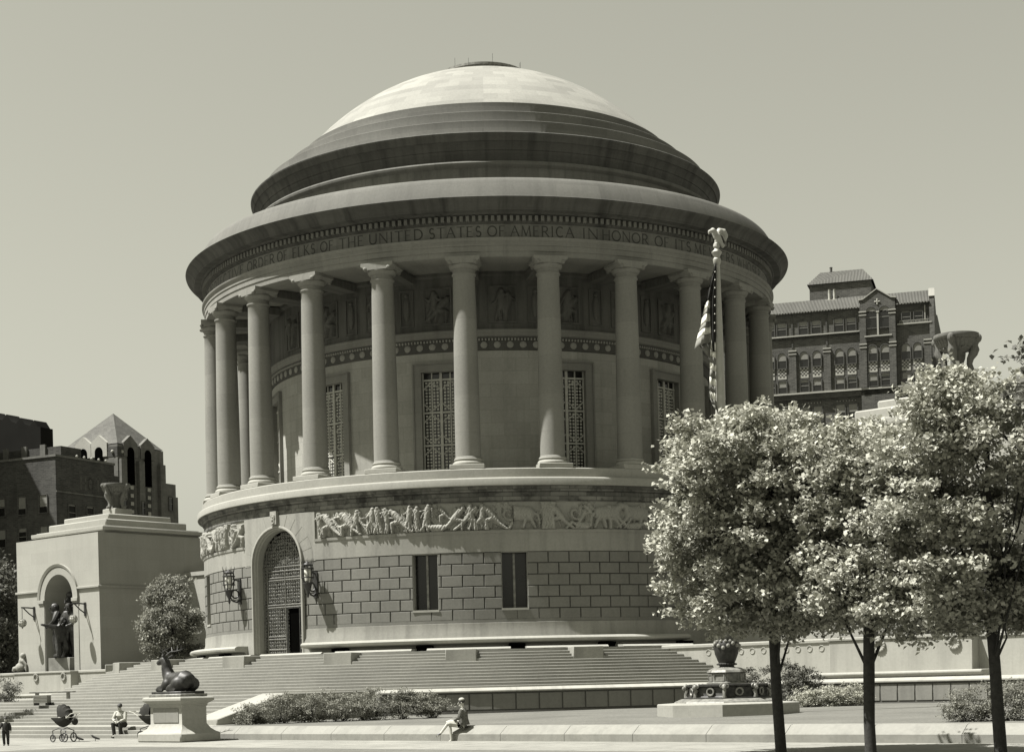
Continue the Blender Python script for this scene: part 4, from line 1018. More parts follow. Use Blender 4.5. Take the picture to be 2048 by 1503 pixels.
# --- small child standing
kk = .56
J3 = {a: (x * kk, y * kk, z * kk) for a, (x, y, z) in dict(pelvis=(0, 0, .92), waist=(0, .01, 1.08), chest=(0, 0, 1.28), neck0=(0, 0, 1.4), neck=(0, .0, 1.45), head=(0, .03, 1.6), face=(.3, 1, -.15),
      shL=(-.18, 0, 1.35), elL=(-.27, .04, 1.1), wrL=(-.28, .12, .9), shR=(.18, 0, 1.35), elR=(.30, .08, 1.12), wrR=(.42, .16, .96),
      hpL=(-.1, 0, .9), knL=(-.12, .03, .5), anL=(-.12, 0, .1), toL=(-.14, .16, .04), hpR=(.1, 0, .9), knR=(.12, .08, .5), anR=(.1, -.05, .1), toR=(.12, .1, .04)).items()}
ch = W(11.75, 38.0, 0)
person(ch, dirz(F * .4 + P * .6), J3, 1.7 * kk, 'small child in dark suit standing on the pavement at the left edge', [
    ('jacket', 'darkcloth', [('t', ['pelvis', 'waist', 'chest', 'neck0'], [(.12, .1), (.11, .09), (.12, .09), (.05, .05)]), ('t', ['shL', 'elL', 'wrL'], [.05, .04, .032]), ('t', ['shR', 'elR', 'wrR'], [.05, .04, .032])]),
    ('trousers', 'darkcloth', [('t', ['hpL', 'knL', 'anL'], [.07, .05, .04]), ('t', ['hpR', 'knR', 'anR'], [.07, .05, .04])]),
    ('shoe', 'shoe', [('t', [J3['anL'], J3['toL']], [.032, .025])]), ('shoe', 'shoe', [('t', [J3['anR'], J3['toR']], [.032, .025])])])
# ------------------------------------------------------------------ prams
def pram(loc, rz, label, baby=True):
    rt_ = root('baby_carriage', tuple(loc), label, 'pram', 'dark baby carriages on the lower steps and pavement'); o = Vector(loc)
    L_ = []
    mb = MB()  # deep curved hull, local x forward
    n = 12; rows = []
    for i in range(n + 1):
        t = i / n; x = -.42 + .84 * t; dep = .34 * (sin(pi * min(.97, max(.03, t))) ** .6); w_ = .19 + .03 * sin(pi * t)
        rows.append([(x, w_ * cos(pi + pi * j / 10), .86 + dep * sin(pi + pi * j / 10) * 1.0) for j in range(11)])
    mb.grid([[Vector((y, x, z)) for x, y, z in r] for r in rows]); part(rt_, 'hull', placed(mb, loc, rz), M['darkcloth'])
    mb = MB(); rows = []
    for k in range(9):      # raised folding hood, ribs fanned from the hinge above the hull
        a = rad(70 + 12 * k); r = .5 - .05 * (k % 2)
        rows.append([Vector((.22 * cos(pi * j / 10), -.02 + r * cos(a) * (.35 + .65 * sin(pi * j / 10)), .84 + r * sin(a) * (.1 + .9 * sin(pi * j / 10) ** .6))) for j in range(11)])
    mb.grid(rows); part(rt_, 'hood', placed(mb, loc, rz), M['darkcloth'])
    mb = MB(); mb.tube([Vector((x_, -.38, .86)) for x_ in (-.2, .2)], .012, 5); 
    for s in (-1, 1): mb.tube([Vector((s * .2, -.4, .84)), Vector((s * .2, -.62, .98)), Vector((s * .19, -.78, 1.02))], .012, 5)
    mb.tube([Vector((-.19, -.78, 1.02)), Vector((.19, -.78, 1.02))], .016, 6); part(rt_, 'handle', placed(mb, loc, rz), M['frostlamp'])
    mb = MB()
    for s in (-1, 1):
        mb.tube([Vector((s * .18, -.3, .18)), Vector((s * .18, -.35, .4)), Vector((s * .18, .0, .5)), Vector((s * .18, .35, .4)), Vector((s * .18, .32, .15))], .018, 5)
    for y, zz_ in ((-.3, .17), (.32, .14)): mb.tube([Vector((-.2, y, zz_)), Vector((.2, y, zz_))], .01, 5)
    part(rt_, 'chassis', placed(mb, loc, rz), M['iron'])
    for y, r in ((-.3, .17), (.32, .14)):
        for s in (-1, 1):
            mb = MB(); fr = Frame((s * .2, y, 0), (0, 1, 0), (1, 0, 0)); mb.ring(fr, 0, 0, r, r - .02, .022, 24, 6)
            for k in range(6): mb.tube([fr(0, 0, r), fr((r - .02) * cos(k * pi / 3), 0, r + (r - .02) * sin(k * pi / 3))], .006, 4)
            mb.ball(fr(0, 0, r), .03, 6, 4); part(rt_, 'wheel', placed(mb, loc, rz), M['iron'])
    if baby:
        mb = MB(); mb.ball((0, .12, .98), .085, 10, 8); mb.ball((0, .05, .84), .13, 10, 7, sc=(1, 1, .9)); part(rt_, 'pillow', placed(mb, loc, rz), M['lightcloth'])
    if not baby: return rt_
    mb = MB(); mb.ball((0, -.62, .72), .13, 10, 7, sc=(1, .7, 1)); mb.tube([Vector((-.08, -.66, .78)), Vector((0, -.72, .98)), Vector((.08, -.66, .78))], .01, 4); part(rt_, 'bag', placed(mb, loc, rz), M['darkcloth'])
    return rt_
lft = Vector((-1, 0, 0))
pram(W(10.75, 35.1, 0), dirz(-P * .9 + F * .1), 'black hooded baby carriage standing alone on the pavement before the steps')
pram(W(13.15, 33.1, 0), dirz(P * .9 - F * .3), 'black baby carriage beside the seated man, partly hidden by the elk pedestal', False)
for i, (p, q, lab) in enumerate(((11.4, 34.9, 'small dark pigeon on the pavement just right of the lone baby carriage'), (11.5, 34.3, 'small dark pigeon on the pavement nearer the seated man'))):
    o = W(p, q, 0); mb = MB(); fr = Frame(o, lft, F)
    jt = {'a': (o + Vector((0, 0, .12)), .045), 'b': (o + Vector((-.08, 0, .17)), .04), 'c': (o + Vector((-.13, 0, .23)), .025), 'd': (o + Vector((.1, 0, .09)), .035), 'e': (o + Vector((.17, 0, .07)), .02)}
    addmesh(mb, skin_mesh('p', jt, [('a', 'b'), ('b', 'c'), ('a', 'd'), ('d', 'e')], 1)); mb.tube([o + Vector((-.14, 0, .23)), o + Vector((-.18, 0, .22))], [.01, .003], 4)
    for s in (-1, 1): mb.tube([o + Vector((0, s * .02, .1)), o + Vector((0, s * .02, 0))], .006, 4)
    solo('pigeon', mb, M['hair'], lab, 'pigeon', loc=tuple(o))
# ------------------------------------------------------------------ elk on its pedestal
def bx(name, rt_, fr, a, b, z0, z1, mat, bev_=0): mb = MB(); mb.box(fr, -a, a, -b, b, z0, z1); return part(rt_, name, mb, M[mat], bev_)
pc = W(16.0, 34.1, 0); fr = Frame(pc, P, F)
rt_ = root('elk_pedestal', tuple(pc), 'pale limestone pedestal with moulded cap at the foot of the street stairs', 'pedestal')
bx('plinth', rt_, fr, 1.18, .84, 0, .3, 'limeclean', .04)
mb = MB()
def frus(mb, prof):
    for i in range(len(prof) - 1):
        (a, b, z), (a2, b2, z2) = prof[i], prof[i + 1]
        c0 = [(-a, -b), (a, -b), (a, b), (-a, b)]; c1 = [(-a2, -b2), (a2, -b2), (a2, b2), (-a2, b2)]
        for j in range(4):
            k = (j + 1) % 4; mb.face([fr(*c0[j], z), fr(*c0[k], z), fr(*c1[k], z2), fr(*c1[j], z2)], 0, [(0, z), (1, z), (1, z2), (0, z2)])
    a, b, z = prof[-1]; mb.face([fr(-a, -b, z), fr(a, -b, z), fr(a, b, z), fr(-a, b, z)])
frus(mb, [(1.14, .8, .3), (1.06, .72, .34), (.95, .6, .44), (.88, .54, .55), (.85, .51, .6), (.85, .51, 1.18), (.88, .54, 1.2), (.88, .54, 1.26), (.94, .6, 1.3), (1.02, .68, 1.36), (1.04, .7, 1.38), (1.04, .7, 1.45), (1.0, .66, 1.49), (.92, .6, 1.5)])
part(rt_, 'die', mb, M['limeclean'])
mb = MB(); mb.box(fr, -.68, .68, .51, .53, .64, 1.12); part(rt_, 'panel', mb, M['lime'], .01)
rt_ = root('elk_statue', tuple(pc + Vector((0, 0, 1.5))), 'dark bronze elk lying down with raised head and antlers, on its pedestal', 'statue')
bx('bronze_base', rt_, fr, .88, .56, 1.5, 1.6, 'bronzelight', .02); bx('bronze_base', rt_, fr, .8, .5, 1.6, 1.68, 'bronze', .02)
e = lambda a, b, z: fr(-a, b, z + 1.66)     # a towards -P (head end)
mb = MB()
for pts, rr in (([e(-.72, 0, .24), e(-.62, 0, .34), e(-.42, 0, .38), e(-.15, 0, .37), (e(.15, 0, .37)), e(.38, 0, .38), e(.52, 0, .34)], [.1, .26, .35, .31, .3, .29, .16]),
    ([e(.36, 0, .42), e(.5, .0, .62), e(.56, .02, .82), e(.56, .03, .98), e(.6, .04, 1.08)], [.25, .22, .18, .155, .14]), ([e(.56, .04, 1.08), e(.7, .07, 1.07), e(.84, .1, 1.0), e(.92, .11, .97)], [.14, .125, .095, .08])):
    mb.tube(pts, rr, 14)
mb.ball(e(-.4, .2, .26), .27, 14, 9, sc=(1.25, .8, 1)); mb.ball(e(-.4, -.2, .26), .27, 14, 9, sc=(1.25, .8, 1)); mb.ball(e(.3, .17, .26), .22, 12, 8); mb.ball(e(.3, -.17, .26), .22, 12, 8)
for s in (-1, 1):
    mb.tube([e(.34, s * .24, .2), e(.66, s * .28, .12), e(.8, s * .27, .08)], [.12, .09, .06], 9); mb.tube([e(.78, s * .28, .07), e(.5, s * .34, .06), e(.38, s * .34, .05)], [.06, .05, .045], 8)
    mb.tube([e(-.35, s * .3, .22), e(-.02, s * .38, .14), e(.1, s * .38, .09)], [.17, .1, .06], 9); mb.tube([e(.1, s * .39, .07), e(-.25, s * .42, .06), e(-.4, s * .42, .05)], [.06, .05, .045], 8)
mb = remeshed(mb, .035)
part(rt_, 'body', mb, M['bronze'])
for s in (-1, 1):
    mb = MB(); mb.tube([e(.52, .05 + s * .08, 1.16), e(.44, .05 + s * .2, 1.24), e(.38, .05 + s * .28, 1.2)], [.03, .045, .01], 8); part(rt_, 'ear', mb, M['bronze'])
    mb = MB(); b0 = [(.58, .04, 1.24), (.48, .14, 1.36), (.32, .26, 1.38), (.1, .32, 1.42), (-.1, .3, 1.5)]
    mb.tube([e(a, .05 + s * b, z) for a, b, z in b0], [.026, .024, .022, .018, .006], 7)
    for (a, b, z), (c, d, f_) in (((.53, .1, 1.3), (.73, .14, 1.4)), ((.43, .18, 1.37), (.56, .26, 1.53)), ((.28, .28, 1.38), (.34, .34, 1.57)), ((.12, .32, 1.41), (.16, .36, 1.6))):
        mb.tube([e(a, .05 + s * b, z), e(c, .05 + s * d, f_)], [.018, .005], 5)
    part(rt_, 'antler', mb, M['bronze'])
# ------------------------------------------------------------------ bronze group in the left niche
def statue_group(side):
    c = W(side * 29.6 + (.15 if side < 0 else -.15), 7.9, ZP)
    rt_ = root('sculpture_group', tuple(c), 'bronze group of three standing men and one kneeling, in the left arched niche' if side < 0 else 'bronze group of figures on a block inside the niche behind the street trees', 'sculpture', 'bronze groups in the niches')
    fr = Frame(c, P, F); mb = MB(); mb.box(fr, -1.25, 1.1, -.9, .55, 0, .86); part(rt_, 'marble_block', mb, M['marble'], .02)
    V = lambda a, b, z: fr(a, b, z + .86)
    def fig(H, a, b, pose, rz):
        k = H / 1.7; T = lambda q: (q[0] * k, q[1] * k, q[2] * k); JJ = {n_: T(q) for n_, q in pose.items()}; JJ['face'] = pose.get('face', (0, 1, 0))
        mb, _ = human(JJ, H * 1.75, False); placed(mb, V(a, b, 0), rz); part(rt_, 'figure', mb, M['bronze'])
    st = dict(pelvis=(0, 0, .93), waist=(0, .01, 1.08), chest=(0, .02, 1.3), neck0=(0, .02, 1.42), neck=(0, .03, 1.47), head=(.02, .07, 1.6), shL=(-.2, 0, 1.38), elL=(-.3, .12, 1.12), wrL=(-.1, .3, 1.0), shR=(.2, 0, 1.38), elR=(.32, .05, 1.1), wrR=(.35, .2, .9),
              hpL=(-.1, 0, .9), knL=(-.13, .08, .5), anL=(-.13, 0, .08), toL=(-.15, .16, .04), hpR=(.1, 0, .9), knR=(.14, .02, .5), anR=(.16, -.06, .08), toR=(.2, .1, .04))
    kn = dict(pelvis=(0, 0, .62), waist=(0, .05, .78), chest=(0, .1, .98), neck0=(0, .12, 1.1), neck=(0, .13, 1.15), head=(-.05, .14, 1.28), shL=(-.19, .1, 1.05), elL=(-.42, .1, 1.1), wrL=(-.62, .05, 1.2), shR=(.19, .1, 1.05), elR=(.4, .1, 1.08), wrR=(.6, .1, 1.12),
              hpL=(-.1, 0, .6), knL=(-.14, .3, .3), anL=(-.14, -.12, .08), toL=(-.14, -.3, .05), hpR=(.1, 0, .6), knR=(.12, .25, .08), anR=(.12, -.18, .08), toR=(.12, -.36, .05))
    base = dirz(F)
    fig(3.45, -.78, .1, st, base - .6); fig(3.4, .5, .0, st, base + .5); fig(3.95, -.05, -.55, st, base); fig(3.1, .1, .5, kn, base + 1.3)
    mb = MB(); mb.ball(V(.12, -.42, 3.98), .36, 12, 7, sc=(1.1, 1.1, .7)); part(rt_, 'helmet', mb, M['bronze'])
    mb = MB(); shell(mb, {}, [V(.9, -.1, 0), V(.85, -.1, 1.0), V(.75, -.1, 2.0), V(.6, -.1, 2.7)], [(.3, .16), (.26, .15), (.28, .2), (.2, .2)], lambda v: v, n=14); part(rt_, 'cloak', mb, M['bronze'])
statue_group(-1); statue_group(1)
# ------------------------------------------------------------------ lamps
def wall_lantern(ph, lab):
    fr = ringframe(ph); o = fr(0, R1, 6.4); rt_ = root('wall_lantern', tuple(o), lab, 'lantern', 'iron wall lanterns beside the door')
    b0 = R1 + .62; mb = MB()
    for k in range(8):
        t = 2 * pi * k / 8; x, y = cos(t), sin(t)
        mb.tube([fr(.2 * x, b0 + .2 * y, 6.62), fr(.27 * x, b0 + .27 * y, 6.95), fr(.27 * x, b0 + .27 * y, 7.3), fr(.25 * x, b0 + .25 * y, 7.5), fr(.33 * x, b0 + .33 * y, 7.8)], [.02, .022, .022, .02, .004], 5)
    for z, r in ((6.62, .22), (6.9, .29), (7.32, .29), (7.48, .24)): mb.tube([fr(r * cos(2 * pi * k / 16), b0 + r * sin(2 * pi * k / 16), z) for k in range(17)], .03, 5)
    part(rt_, 'cage', mb, M['iron'])
    mb = MB(); mb.revolve([(.02, 6.7), (.14, 6.74), (.17, 6.95), (.17, 7.25), (.1, 7.36), (.02, 7.38)], n=12, o=fr(0, b0, 0)); part(rt_, 'glass', mb, M['frostlamp'])
    mb = MB(); mb.revolve([(.02, 5.95), (.06, 6.05), (.05, 6.2), (.16, 6.4), (.2, 6.6), (.02, 6.62)], n=14, o=fr(0, b0, 0)); part(rt_, 'base_cup', mb, M['iron']); mb = MB(); mb.revolve([(.26, 7.46), (.2, 7.54), (.06, 7.62), (.01, 7.68)], n=14, o=fr(0, b0, 0)); part(rt_, 'cap', mb, M['iron'])
    mb = MB(); mb.tube([fr(0, R1, 6.2), fr(0, R1 + .2, 6.05), fr(0, R1 + .42, 6.1), fr(0, b0, 6.35)], [.05, .05, .045, .04], 8)
    mb.tube([fr(0, R1 + .1 + .19 * (1 - cos(t)) , 6.45 + .2 * sin(t)) for t in [pi * 2 * k / 14 for k in range(15)]], .04, 6); mb.box(fr, -.12, .12, R1, R1 + .06, 5.95, 7.2); mb.tube([fr(0, R1, 7.1), fr(0, R1 + .3, 7.15), fr(0, b0 - .22, 6.95)], .04, 6)
    part(rt_, 'bracket', mb, M['iron'])
wall_lantern(PHD - rad(11.4), 'black iron wall lantern left of the arched door'); wall_lantern(PHD + rad(9.3), 'black iron wall lantern right of the arched door, casting a long shadow')
def globe_lamp(c, p, q, z, lab):
    fr = Frame(W(p, q, 0), P, F); rt_ = root('hanging_lamp', tuple(W(p, q, z)), lab, 'lamp', 'globe lamps hanging beside the niches')
    mb = MB(); mb.tube([fr(0, 0, z + .95), fr(0, .5, z + .98), fr(0, .95, z + .98)], .05, 6); mb.tube([fr(0, 0, z + .35), fr(0, .4, z + .6), fr(0, .8, z + .95)], .04, 6)
    mb.tube([fr(0, .9, z + .98), fr(0, .9, z + .28)], .02, 5); mb.box(fr, -.1, .1, 0, .05, z + .2, z + 1.05); part(rt_, 'bracket', mb, M['iron'])
    mb = MB(); mb.ball(fr(0, .9, z), .24, 14, 10); part(rt_, 'globe', mb, M['frostlamp'])
    mb = MB()
    for k in range(6): 
        t = pi * k / 6; mb.tube([fr(.26 * cos(t) * cos(u), .9 + .26 * sin(t) * cos(u), z + .27 * sin(u)) for u in [2 * pi * j / 20 for j in range(21)]], .014, 4)
    for u in (-.6, 0, .6): mb.tube([fr(.265 * cos(u) * cos(t), .9 + .265 * cos(u) * sin(t), z + .27 * sin(u)) for t in [2 * pi * j / 20 for j in range(21)]], .014, 4)
    mb.ball(fr(0, .9, z - .32), .05, 6, 4); part(rt_, 'cage', mb, M['bronzelight'])
globe_lamp(-1, -32.2, 8.4, 6.35, 'caged globe lamp on the pavilion wall left of the bronze group'); globe_lamp(-1, -26.6, 8.4, 6.35, 'caged globe lamp on the pavilion wall right of the bronze group')
globe_lamp(1, 26.6, 8.4, 6.35, 'caged globe lamp on the right pavilion, behind the trees'); 
# white crouching stone figure at the far left end of the terrace wall
o = W(-33.6, 8.6, 3.2); mb = MB()
mb.ball(o + Vector((0, 0, .32)), .34, 12, 8, sc=(1.1, .9, 1)); mb.ball(o + Vector((.1, 0, .72)), .24, 12, 8, sc=(1, .9, 1.2)); mb.ball(o + Vector((.16, 0, 1.1)), .2, 12, 8)
mb.tube([o + Vector((.15, -.15, .8)), o + Vector((.4, -.2, .5)), o + Vector((.42, -.2, .05))], [.11, .1, .08], 8); mb.tube([o + Vector((-.1, 0, .3)), o + Vector((-.45, 0, .25)), o + Vector((-.5, 0, .08))], [.2, .16, .1], 8)
solo('stone_figure', remeshed(mb, .04), M['limeclean'], 'small white crouching stone figure on the wall at the far left', 'sculpture', loc=tuple(o))
# slatted box and plank bench on the landing at the left
o = W(-1.5, 27.95, 1.36)
rt_ = root('slatted_box', tuple(o), 'slatted grey box on short feet on the landing at far left', 'box'); fr = Frame(o, Vector((1, -.1, 0)), Vector((-.1, -1, 0)))
mb = MB(); mb.box(fr, -.3, .3, -.25, .25, -.02, .32); part(rt_, 'body', mb, M['lime'], .01)
mb = MB()
for k in range(5): mb.box(fr, -.31, .31, .25, .27, .0 + k * .065, .035 + k * .065)
part(rt_, 'slats', mb, M['limeclean']); 
for s in (-1, 1): mb = MB(); mb.box(fr, s * .26 - .05, s * .26 + .05, -.2, .2, -.12, -.02); part(rt_, 'foot', mb, M['bronze'])
o2 = W(-2.9, 26.5, 1.42); rt_ = root('plank_bench', tuple(o2), 'dark plank bench behind the slatted box at far left', 'bench'); fr = Frame(o2, Vector((1, -.05, 0)), Vector((0, -1, 0)))
mb = MB(); mb.box(fr, -1.0, 1.0, -.2, .2, .36, .42); part(rt_, 'seat', mb, M['bronzelight'], .01)
for s in (-1, 1): mb = MB(); mb.box(fr, s * .7 - .05, s * .7 + .05, -.15, .15, 0, .36); part(rt_, 'leg', mb, M['bronzelight'])
# ------------------------------------------------------------------ flagpole
o = Vector((7.45, -38.25, .5)); TH0 = rad(10.5)
def octr(mb, prof, n=8, a0=TH0 + pi / 8, mi=0):
    for i in range(len(prof) - 1):
        (r0, z0), (r1, z1) = prof[i], prof[i + 1]
        for k in range(n):
            a, b = a0 + 2 * pi * k / n, a0 + 2 * pi * (k + 1) / n
            C = Vector((o.x, o.y, 0))
            mb.face([C + cyl(r0, a, z0), C + cyl(r0, b, z0), C + cyl(r1, b, z1), C + cyl(r1, a, z1)], mi, [(a * r0, z0), (b * r0, z0), (b * r0, z1), (a * r0, z1)])
    r, z = prof[-1]; mb.face([Vector((o.x, o.y, 0)) + cyl(r, a0 + 2 * pi * k / n, z) for k in range(n)], mi)
rt_ = root('flagpole', tuple(o), 'tall tapering flagpole with sculpted bronze foot and eagle finial on an octagonal base', 'flagpole')
mb = MB(); octr(mb, [(2.3, .3), (2.3, .84), (2.27, .87), (1.6, .9)]); part(rt_, 'octagonal_base', mb, M['limeclean'])
mb = MB(); octr(mb, [(1.75, .88), (1.72, .93), (1.5, 1.02)]); part(rt_, 'slab', mb, M['bronzelight'])
mb = MB(); octr(mb, [(1.42, 1.0), (1.42, 1.05), (1.3, 1.08), (1.27, 1.12), (1.27, 1.38), (1.36, 1.42), (1.36, 1.47), (1.2, 1.49)])
bt = part(rt_, 'bronze_tier', mb, M['bronze'])
C = Vector((o.x, o.y, 0))
for k in range(8):
    a = TH0 + 2 * pi * k / 8; fr = Frame(C + cyl(1.27 * cos(pi / 8), a, 0), (cos(a), sin(a), 0), (sin(a), -cos(a), 0)); mb = MB()
    mb.ring(fr, 0, .03, 1.24, .115, .035, 16, 6); part(bt, 'wreath', mb, M['bronzelight'])
    a += pi / 8; mb = MB(); f2 = Frame(C + cyl(1.3, a, 0), (cos(a), sin(a), 0), (sin(a), -cos(a), 0))
    mb.ball(f2(0, .05, 1.4), .09, 8, 6, fr=f2); mb.ball(f2(0, .12, 1.36), .06, 7, 5, fr=f2); mb.tube([f2(0, 0, 1.3), f2(0, .06, 1.15), f2(0, .03, 1.03)], [.07, .05, .08], 7)
    for s in (-1, 1): mb.tube([f2(s * (.06 + .07 * sin(t)), .03 + .0 * t, 1.42 + .06 * cos(t)) for t in [i * .6 for i in range(7)]], [.03, .03, .028, .025, .02, .015, .008], 5)
    part(bt, 'ram_head', mb, M['bronzelight'])
mb = MB(); octr(mb, [(.66, 1.47), (.66, 1.53), (.6, 1.56), (.6, 1.82), (.66, 1.86), (.62, 1.93), (.45, 2.0), (.3, 2.02)])
for k in range(8):
    a = TH0 + 2 * pi * k / 8; fr = Frame(C + cyl(.6 * cos(pi / 8), a, 0), (cos(a), sin(a), 0), (sin(a), -cos(a), 0))
    for (x0, x1, z0, z1) in ((-.19, .19, 1.57, 1.6), (-.19, .19, 1.78, 1.81), (-.19, -.16, 1.6, 1.78), (.16, .19, 1.6, 1.78)): mb.box(fr, x0, x1, 0, .025, z0, z1)
part(rt_, 'panelled_drum', mb, M['bronzelight'])
mb = MB(); mb.revolve([(.3, 2.0), (.24, 2.05), (.24, 2.08), (.3, 2.1), (.31, 2.14), (.26, 2.17), (.3, 2.25), (.38, 2.45), (.42, 2.68), (.41, 2.8), (.36, 2.88), (.3, 2.88)], n=24, o=C)
for k in range(24): mb.ball(C + cyl(.31, 2 * pi * k / 24, 2.12), .03, 5, 4)
vs_ = part(rt_, 'vase', mb, M['bronze'])
mb = MB()
for k in range(16):
    a = 2 * pi * k / 16; mb.ball(C + cyl(.41, a, 2.72 + .07 * sin(a * 4)), .07, 7, 5)
    mb.ball(C + cyl(.38, a + .2, 2.87), .055, 6, 4)
part(vs_, 'garland', mb, M['granite'])
mb = MB(); mb.revolve([(.22, 2.88), (.24, 2.98), (.3, 3.08), (.38, 3.18), (.4, 3.26), (.36, 3.3), (.2, 3.34), (.2, 3.38), (.24, 3.42), (.24, 3.48), (.19, 3.52)], n=24, o=C)
for k in range(18): a = 2 * pi * k / 18; mb.tube([C + cyl(.3, a, 3.08), C + cyl(.4, a, 3.2), C + cyl(.38, a, 3.29)], [.02, .04, .03], 5)
part(rt_, 'fluted_dish', mb, M['bronzelight'])
mb = MB()
rows = []
for z, r in ((3.5, .2), (4.0, .17), (4.7, .165), (4.8, .2)):
    rows.append([C + cyl(r * (1 - (.13 if (j % 4 in (1, 2)) else 0) * (z < 4.75)), 2 * pi * j / 64, z) for j in range(64)])
mb.grid(rows, 0, wrap=True); part(rt_, 'fluted_shaft', mb, M['bronzelight'])
mb = MB(); mb.revolve([(.2, 4.78), (.185, 4.9), (.18, 8.0), (.165, 10.5), (.13, 13.2), (.09, 15.1)], n=28, o=C); part(rt_, 'pole', mb, M['pole'])
mb = MB(); mb.revolve([(.09, 15.08), (.12, 15.12), (.13, 15.25), (.09, 15.3), (.1, 15.36), (.15, 15.42), (.17, 15.48), (.1, 15.55), (.07, 15.6), (.11, 15.66), (.1, 15.75), (.05, 15.8)], n=20, o=C)
fin = part(rt_, 'finial', mb, M['pole'])
E_ = lambda x, y, z: C + Vector((x * .92, y * .92, z * .92 + 15.72))
mb = MB()
for pts, rr in (([E_(.2, 0, -.05), E_(.13, 0, .12), E_(.02, 0, .3), (E_(-.08, 0, .42)), E_(-.11, 0, .54)], [.05, .09, .13, .08, .06]), ([E_(-.1, 0, .55), E_(-.16, 0, .56), E_(-.22, 0, .52)], [.065, .04, .012]), ([E_(0, 0, .15), E_(.0, 0, -.02)], [.07, .06]),
    ([E_(-.02, -.08, .4), E_(-.14, -.2, .46), E_(-.28, -.24, .4), E_(-.3, -.24, .3)], [.08, .09, .06, .02]), ([E_(.04, .08, .38), E_(.14, .2, .54), E_(.28, .24, .52), E_(.37, .24, .36), E_(.34, .22, .18)], [.08, .11, .12, .09, .03]), ([E_(.12, 0, .1), E_(.26, 0, -.08)], [.07, .07])):
    mb.tube(pts, rr, 10)
mb = remeshed(mb, .022)
part(rt_, 'eagle', mb, M['pole'])
# flag, hanging limp against the pole
M['flagwhite'] = plain('flag white cloth', .62, .9, .1, 0, .03); M['flaggrey'] = plain('flag red cloth', .17, .9, .1, 0, .05); M['flagdark'] = plain('flag blue cloth', .02, .9, .1, 0, .1)
def FPx(x, y, dep=0):
    z = 16.3 - (y - 452) * .01615; xx = (x - (1430 + .027 * (y - 540))) * .0172
    return C + Vector((xx, dep, z))
mb = MB()
Lp = [(1425, 528), (1419.5, 552), (1413, 578), (1407, 609), (1404, 623), (1401.5, 635), (1398.5, 653), (1395, 665), (1391, 680), (1387, 699)]
Rp = [(1426, 528), (1423, 552), (1418.5, 578), (1416, 603), (1416, 617), (1416, 628), (1416.5, 643), (1417, 654), (1418, 667), (1419.5, 684)]
colr = [2, 2, 2, 0, 1, 0, 1, 0, 1]
nU = 6
for i in range(9):
    mat_ = colr[i]
    rows = []
    for j in range(3):
        t = j / 2; l = Vector(Lp[i]).lerp(Vector(Lp[i + 1]), t); r = Vector(Rp[i]).lerp(Vector(Rp[i + 1]), t)
        rows.append([FPx(l.x + (r.x - l.x) * u / nU, l.y + (r.y - l.y) * u / nU - 3 * sin(pi * u / nU), -.14 + .1 * sin(u * 1.3 + i * .2) - .05 * u / nU) for u in range(nU + 1)])
    mb.grid(rows, mat_)
Ld = [(1425.5, 529), (1421, 560), (1417, 600), (1416.5, 640), (1418, 670), (1421, 705)]; Rd = [(1427, 529), (1427, 560), (1427, 600), (1427, 640), (1427.5, 670), (1426, 706)]
mb.grid([[FPx(l[0] + (r[0] - l[0]) * u / 3, l[1], -.2 - .05 * sin(u * 1.7)) for u in range(4)] for l, r in zip(Ld, Rd)], 2)
for y in (546, 562, 578, 596, 613, 630, 648, 664):
    for k in range(5): pass
    x = 1424; c0 = FPx(x, y, -.262); pts = []
    for k in range(10):
        r = (.034 if k % 2 == 0 else .014); a = pi / 2 + 2 * pi * k / 10; pts.append(c0 + Vector((r * cos(a) * .7, 0, r * sin(a))))
    mb.face(pts, 0)
mb.grid([[FPx(a[0], a[1], -.05), FPx(b[0], b[1], -.03)] for a, b in (((1396, 691), (1419, 684)), ((1405, 702), (1421, 700)), ((1417, 717), (1422, 716)))], 1)
T = [(1418, 1427, 684, 0), (1417, 1427, 700, 0), (1416, 1427.5, 715, 1), (1416, 1427.5, 728, 0), (1416.5, 1427, 742, 1), (1415.5, 1427, 757, 0), (1415.5, 1427.5, 772, 1), (1416, 1428, 786, 0), (1417, 1429, 800, 1), (1421, 1430, 812, 1), (1427, 1431, 822, 0)]
for i in range(len(T) - 1):
    a, b = T[i], T[i + 1]
    rows = []
    for (x0, x1, y, m_) in (a, b): rows.append([FPx(x0 + (x1 - x0) * u / 4, y + 6 * (u / 4 - .5), -.16 - .05 * cos(u * 2.1 + i)) for u in range(5)])
    mb.grid(rows, a[3])
fl = solo('flag', mb, [M['flagwhite'], M['flaggrey'], M['flagdark']], 'limp striped flag with dark starred canton hanging from the flagpole', 'flag', loc=tuple(C + Vector((-.3, -.1, 10.3))))
sd = fl.modifiers.new('Solidify', 'SOLIDIFY'); sd.thickness = .006
